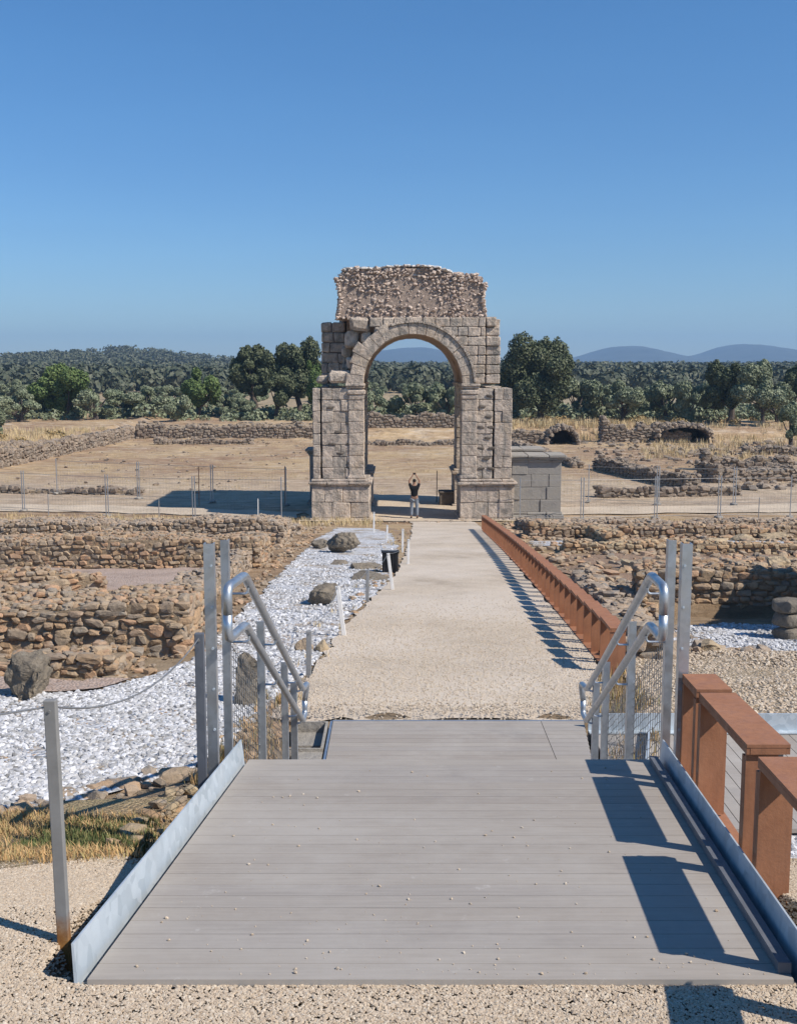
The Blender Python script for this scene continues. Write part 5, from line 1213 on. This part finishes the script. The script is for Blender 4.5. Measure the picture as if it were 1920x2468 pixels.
mount('mountains', 4300, [mz(1080, 776, 4300), mz(1160, 772, 4300), mz(1225, 762, 4300), mz(1262, 750, 4300), mz(1300, 740, 4300), mz(1345, 738, 4300), mz(1385, 748, 4300), mz(1440, 762, 4300), mz(1480, 758, 4300), mz(1530, 740, 4300), mz(1575, 733, 4300), mz(1630, 742, 4300), mz(1700, 751, 4300), mz(1900, 770, 4300)], 'blue far mountains at right')
mount('mountains', 4500, [mz(640, 775, 4500), mz(740, 762, 4500), mz(800, 750, 4500), mz(860, 742, 4500), mz(905, 741, 4500), mz(950, 750, 4500), mz(1020, 768, 4500), mz(1120, 775, 4500)], 'blue far mountain seen through the arch')

# grasses near by
def grass(name, poly, n, h0, h1, mat, label, seed, clump=1.0, cond=None, lean=.5):
    rs = np.random.RandomState(seed); nc = max(4, n // 14); x = rs.uniform(min(p[0] for p in poly), max(p[0] for p in poly), nc); y = rs.uniform(min(p[1] for p in poly), max(p[1] for p in poly), nc)
    k = inpoly(x, y, poly)
    if cond is not None: k &= cond(x, y)
    x = np.repeat(x[k], 14); y = np.repeat(y[k], 14); n = len(x)
    if n == 0: return
    x = x + rs.normal(size=n) * .03 * clump; y = y + rs.normal(size=n) * .03 * clump
    h = rs.uniform(h0, h1, n); a = rs.uniform(0, 6.28, n); ln = rs.uniform(.1, lean, n) * h; w = h * .035 + .0012
    z = H(x, y); c, s_ = np.cos(a), np.sin(a)
    B0 = np.stack([x - s_ * w, y + c * w, z], -1); B1 = np.stack([x + s_ * w, y - c * w, z], -1)
    M0 = np.stack([x + c * ln * .4 - s_ * w * .7, y + s_ * ln * .4 + c * w * .7, z + h * .6], -1); M1 = np.stack([x + c * ln * .4 + s_ * w * .7, y + s_ * ln * .4 - c * w * .7, z + h * .6], -1)
    T = np.stack([x + c * ln, y + s_ * ln, z + h], -1)
    V_ = np.stack([B0, B1, M1, M0, T], 1).reshape(-1, 3); b = (np.arange(n) * 5)[:, None]
    mb = MB(); mb.add(V_, b + np.array([[0, 1, 2, 3]])); mb.l.append(((b + np.array([[3, 2, 4]]))).ravel()); mb.c.append(np.full(n, 3))
    tag(mb.build(name, M[mat]), label, 'grass', None, 'stuff')
pl = [(-3.2, 3.6), (-2.0, 3.8), (-1.5, 4.2), (-1.12, 4.7), (-1.35, 5.9), (-1.9, 5.9), (-2.5, 5.35), (-3.4, 5.1)]
grass('dry_grass', pl, 52000, .012, .05, 'grass_rust', 'rust coloured dry weeds between foreground gravel and white stones', 1, 2.6, lambda x, y: np.sin(x * 5) + np.cos(y * 7) > -.7, 1.3)
grass('green_weeds', [(-1.75, 4.75), (-1.15, 4.85), (-1.25, 5.5), (-1.8, 5.5)], 5000, .015, .05, 'grass_green', 'green weeds beside the ramp edge', 2, 1.5)
grass('dry_grass', [(-2.2, 3.9), (-1.3, 4.3), (-1.4, 4.6), (-2.6, 4.3)], 700, .02, .07, 'grass_rust', 'sparse weeds on the foreground gravel', 3)
grass('dry_grass', [(-1.5, 9.5), (-.9, 9.6), (-.6, 18), (0, 26), (.5, 40), (-.3, 40), (-.6, 26), (-1.3, 17)], 1500, .04, .12, 'grass_dry', 'dry tufts along the left edge of the path', 4)
grass('dry_grass', [(1.5, 7.0), (2.4, 9.3), (2.5, 13), (1.95, 10.5), (1.7, 9.4)], 3000, .05, .18, 'grass_rust', 'rust coloured grass behind the right handrail', 5)
grass('dry_grass', [(-1.3, 6.4), (-.95, 6.4), (-.95, 10), (-1.25, 10)], 1500, .04, .14, 'grass_rust', 'dry weeds behind the left handrail', 6)
grass('dry_grass', [(-18, 42), (-.6, 42), (-.6, 47.5), (-18, 50)], 9000, .08, .25, 'grass_dry', 'dry grass bank before the arch at left', 7, 3)
grass('dry_grass', [(4, 42.5), (18, 43), (18, 48.6), (4, 47.5)], 5000, .06, .18, 'grass_dry', 'dry grass bank before the pale road at right', 8, 3)
grass('dry_grass', [(-38, 70), (-27.5, 70), (-26, 104), (-38, 104)], 9000, .15, .5, 'grass_dry', 'standing straw in the field at left', 9, 6)
grass('dry_grass', [(18, 80), (38, 78), (42, 112), (24, 112)], 9000, .2, .6, 'grass_dry', 'standing straw in the field at right', 10, 6)
grass('dry_grass', [(-9, 108.6), (10, 108.6), (10, 116), (-9, 116)], 4000, .2, .6, 'grass_dry', 'standing straw behind the wall seen through the arch', 11, 6)
grass('dry_grass', [(8, 103), (26, 102), (26, 113), (8, 113)], 5000, .3, .9, 'grass_dry', 'tall pale straw before the trees at right', 12, 6)
grass('dry_grass', [(-25, 58), (24, 58), (26, 104), (-24, 104)], 26000, .05, .16, 'grass_dry', 'short dry tufts all over the plaza', 15, 5)
grass('dry_grass', [(-20, 50), (20, 50), (24, 60), (-22, 60)], 3000, .03, .09, 'grass_dry', 'sparse tufts by the pale road', 16, 5)
grass('green_weeds', [(1.45, 2.9), (1.75, 2.9), (1.75, 3.6), (1.45, 3.6)], 60, .05, .14, 'grass_green', 'thin weeds at the foot of the bench railing', 13, 2)
grass('dry_grass', [(-9, 12.5), (-2.6, 12.5), (-2.6, 14.4), (-9, 14.4)], 10, .05, .1, 'grass_dry', 'dry blades on the brown wall', 14)
# far vault ruins with dark openings
def vault_ruin(loc, w, h, d, label, point=False):
    r = thing('vault_ruin', loc, label, 'ruin'); x, y, z = loc; mb = MB(); n = 10
    pr = [(-w / 2, 0)] + [(-w / 2 * math.cos(math.pi * k / n) * (1 if not point else 1), h * (math.sin(math.pi * k / n) ** (.55 if not point else 1.2))) for k in range(n + 1)] + [(w / 2, 0)]
    t = .45
    P = []; Sz = []; Yw = []
    for j in range(int(d / .45)):
        for k in range(26):
            a = math.pi * k / 25; xx_ = -w / 2 * math.cos(a) * 1.08; zz = h * (math.sin(a) ** (.5 if not point else 1.1)) * 1.08
            P.append((x + xx_ + RS.uniform(-.15, .15), y + j * .45, z + zz + RS.uniform(-.12, .2))); s = RS.uniform(.2, .5); Sz.append((s, s, s * .8)); Yw.append(RS.uniform(0, 3))
    stones(mb, P, Sz, 1, .6, .2, np.array(Yw), .15); mb.build('stonework', M['rubble_far'], r)
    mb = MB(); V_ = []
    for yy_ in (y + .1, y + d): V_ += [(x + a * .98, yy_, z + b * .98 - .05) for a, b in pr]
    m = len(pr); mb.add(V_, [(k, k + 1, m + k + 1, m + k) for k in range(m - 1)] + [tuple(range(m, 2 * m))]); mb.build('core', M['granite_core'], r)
p = At(1200, 948, 97); vault_ruin((p.x, 97, 0), 2.6, 1.35, 3.5, 'low ruined vault with a triangular dark opening', True)
p = At(1460, 944, 99); vault_ruin((p.x, 99, 0), 4.6, 1.45, 4, 'low ruined vault with a wide dark opening')

# ------------------------------------------------------------ haze
mb = MB(); mb.box(-2600, 2600, -40, 5600, -8, 175); hz_ = mb.build('haze', bpy.data.materials.new('haze_air')); mm_ = hz_.data.materials[0]; mm_.use_nodes = True; t = mm_.node_tree
t.nodes.remove(t.nodes['Principled BSDF']); pv = t.nodes.new('ShaderNodeVolumePrincipled'); pv.inputs['Color'].default_value = (.45, .70, 1.0, 1); pv.inputs['Density'].default_value = .00026; pv.inputs['Anisotropy'].default_value = 0.1
t.links.new(pv.outputs[0], t.nodes['Material Output'].inputs['Volume']); tag(hz_, 'thin blue air haze over the plain', None, None, 'stuff')
print('objects', len(bpy.data.objects), 'tris', sum(len(m.polygons) for m in bpy.data.meshes))
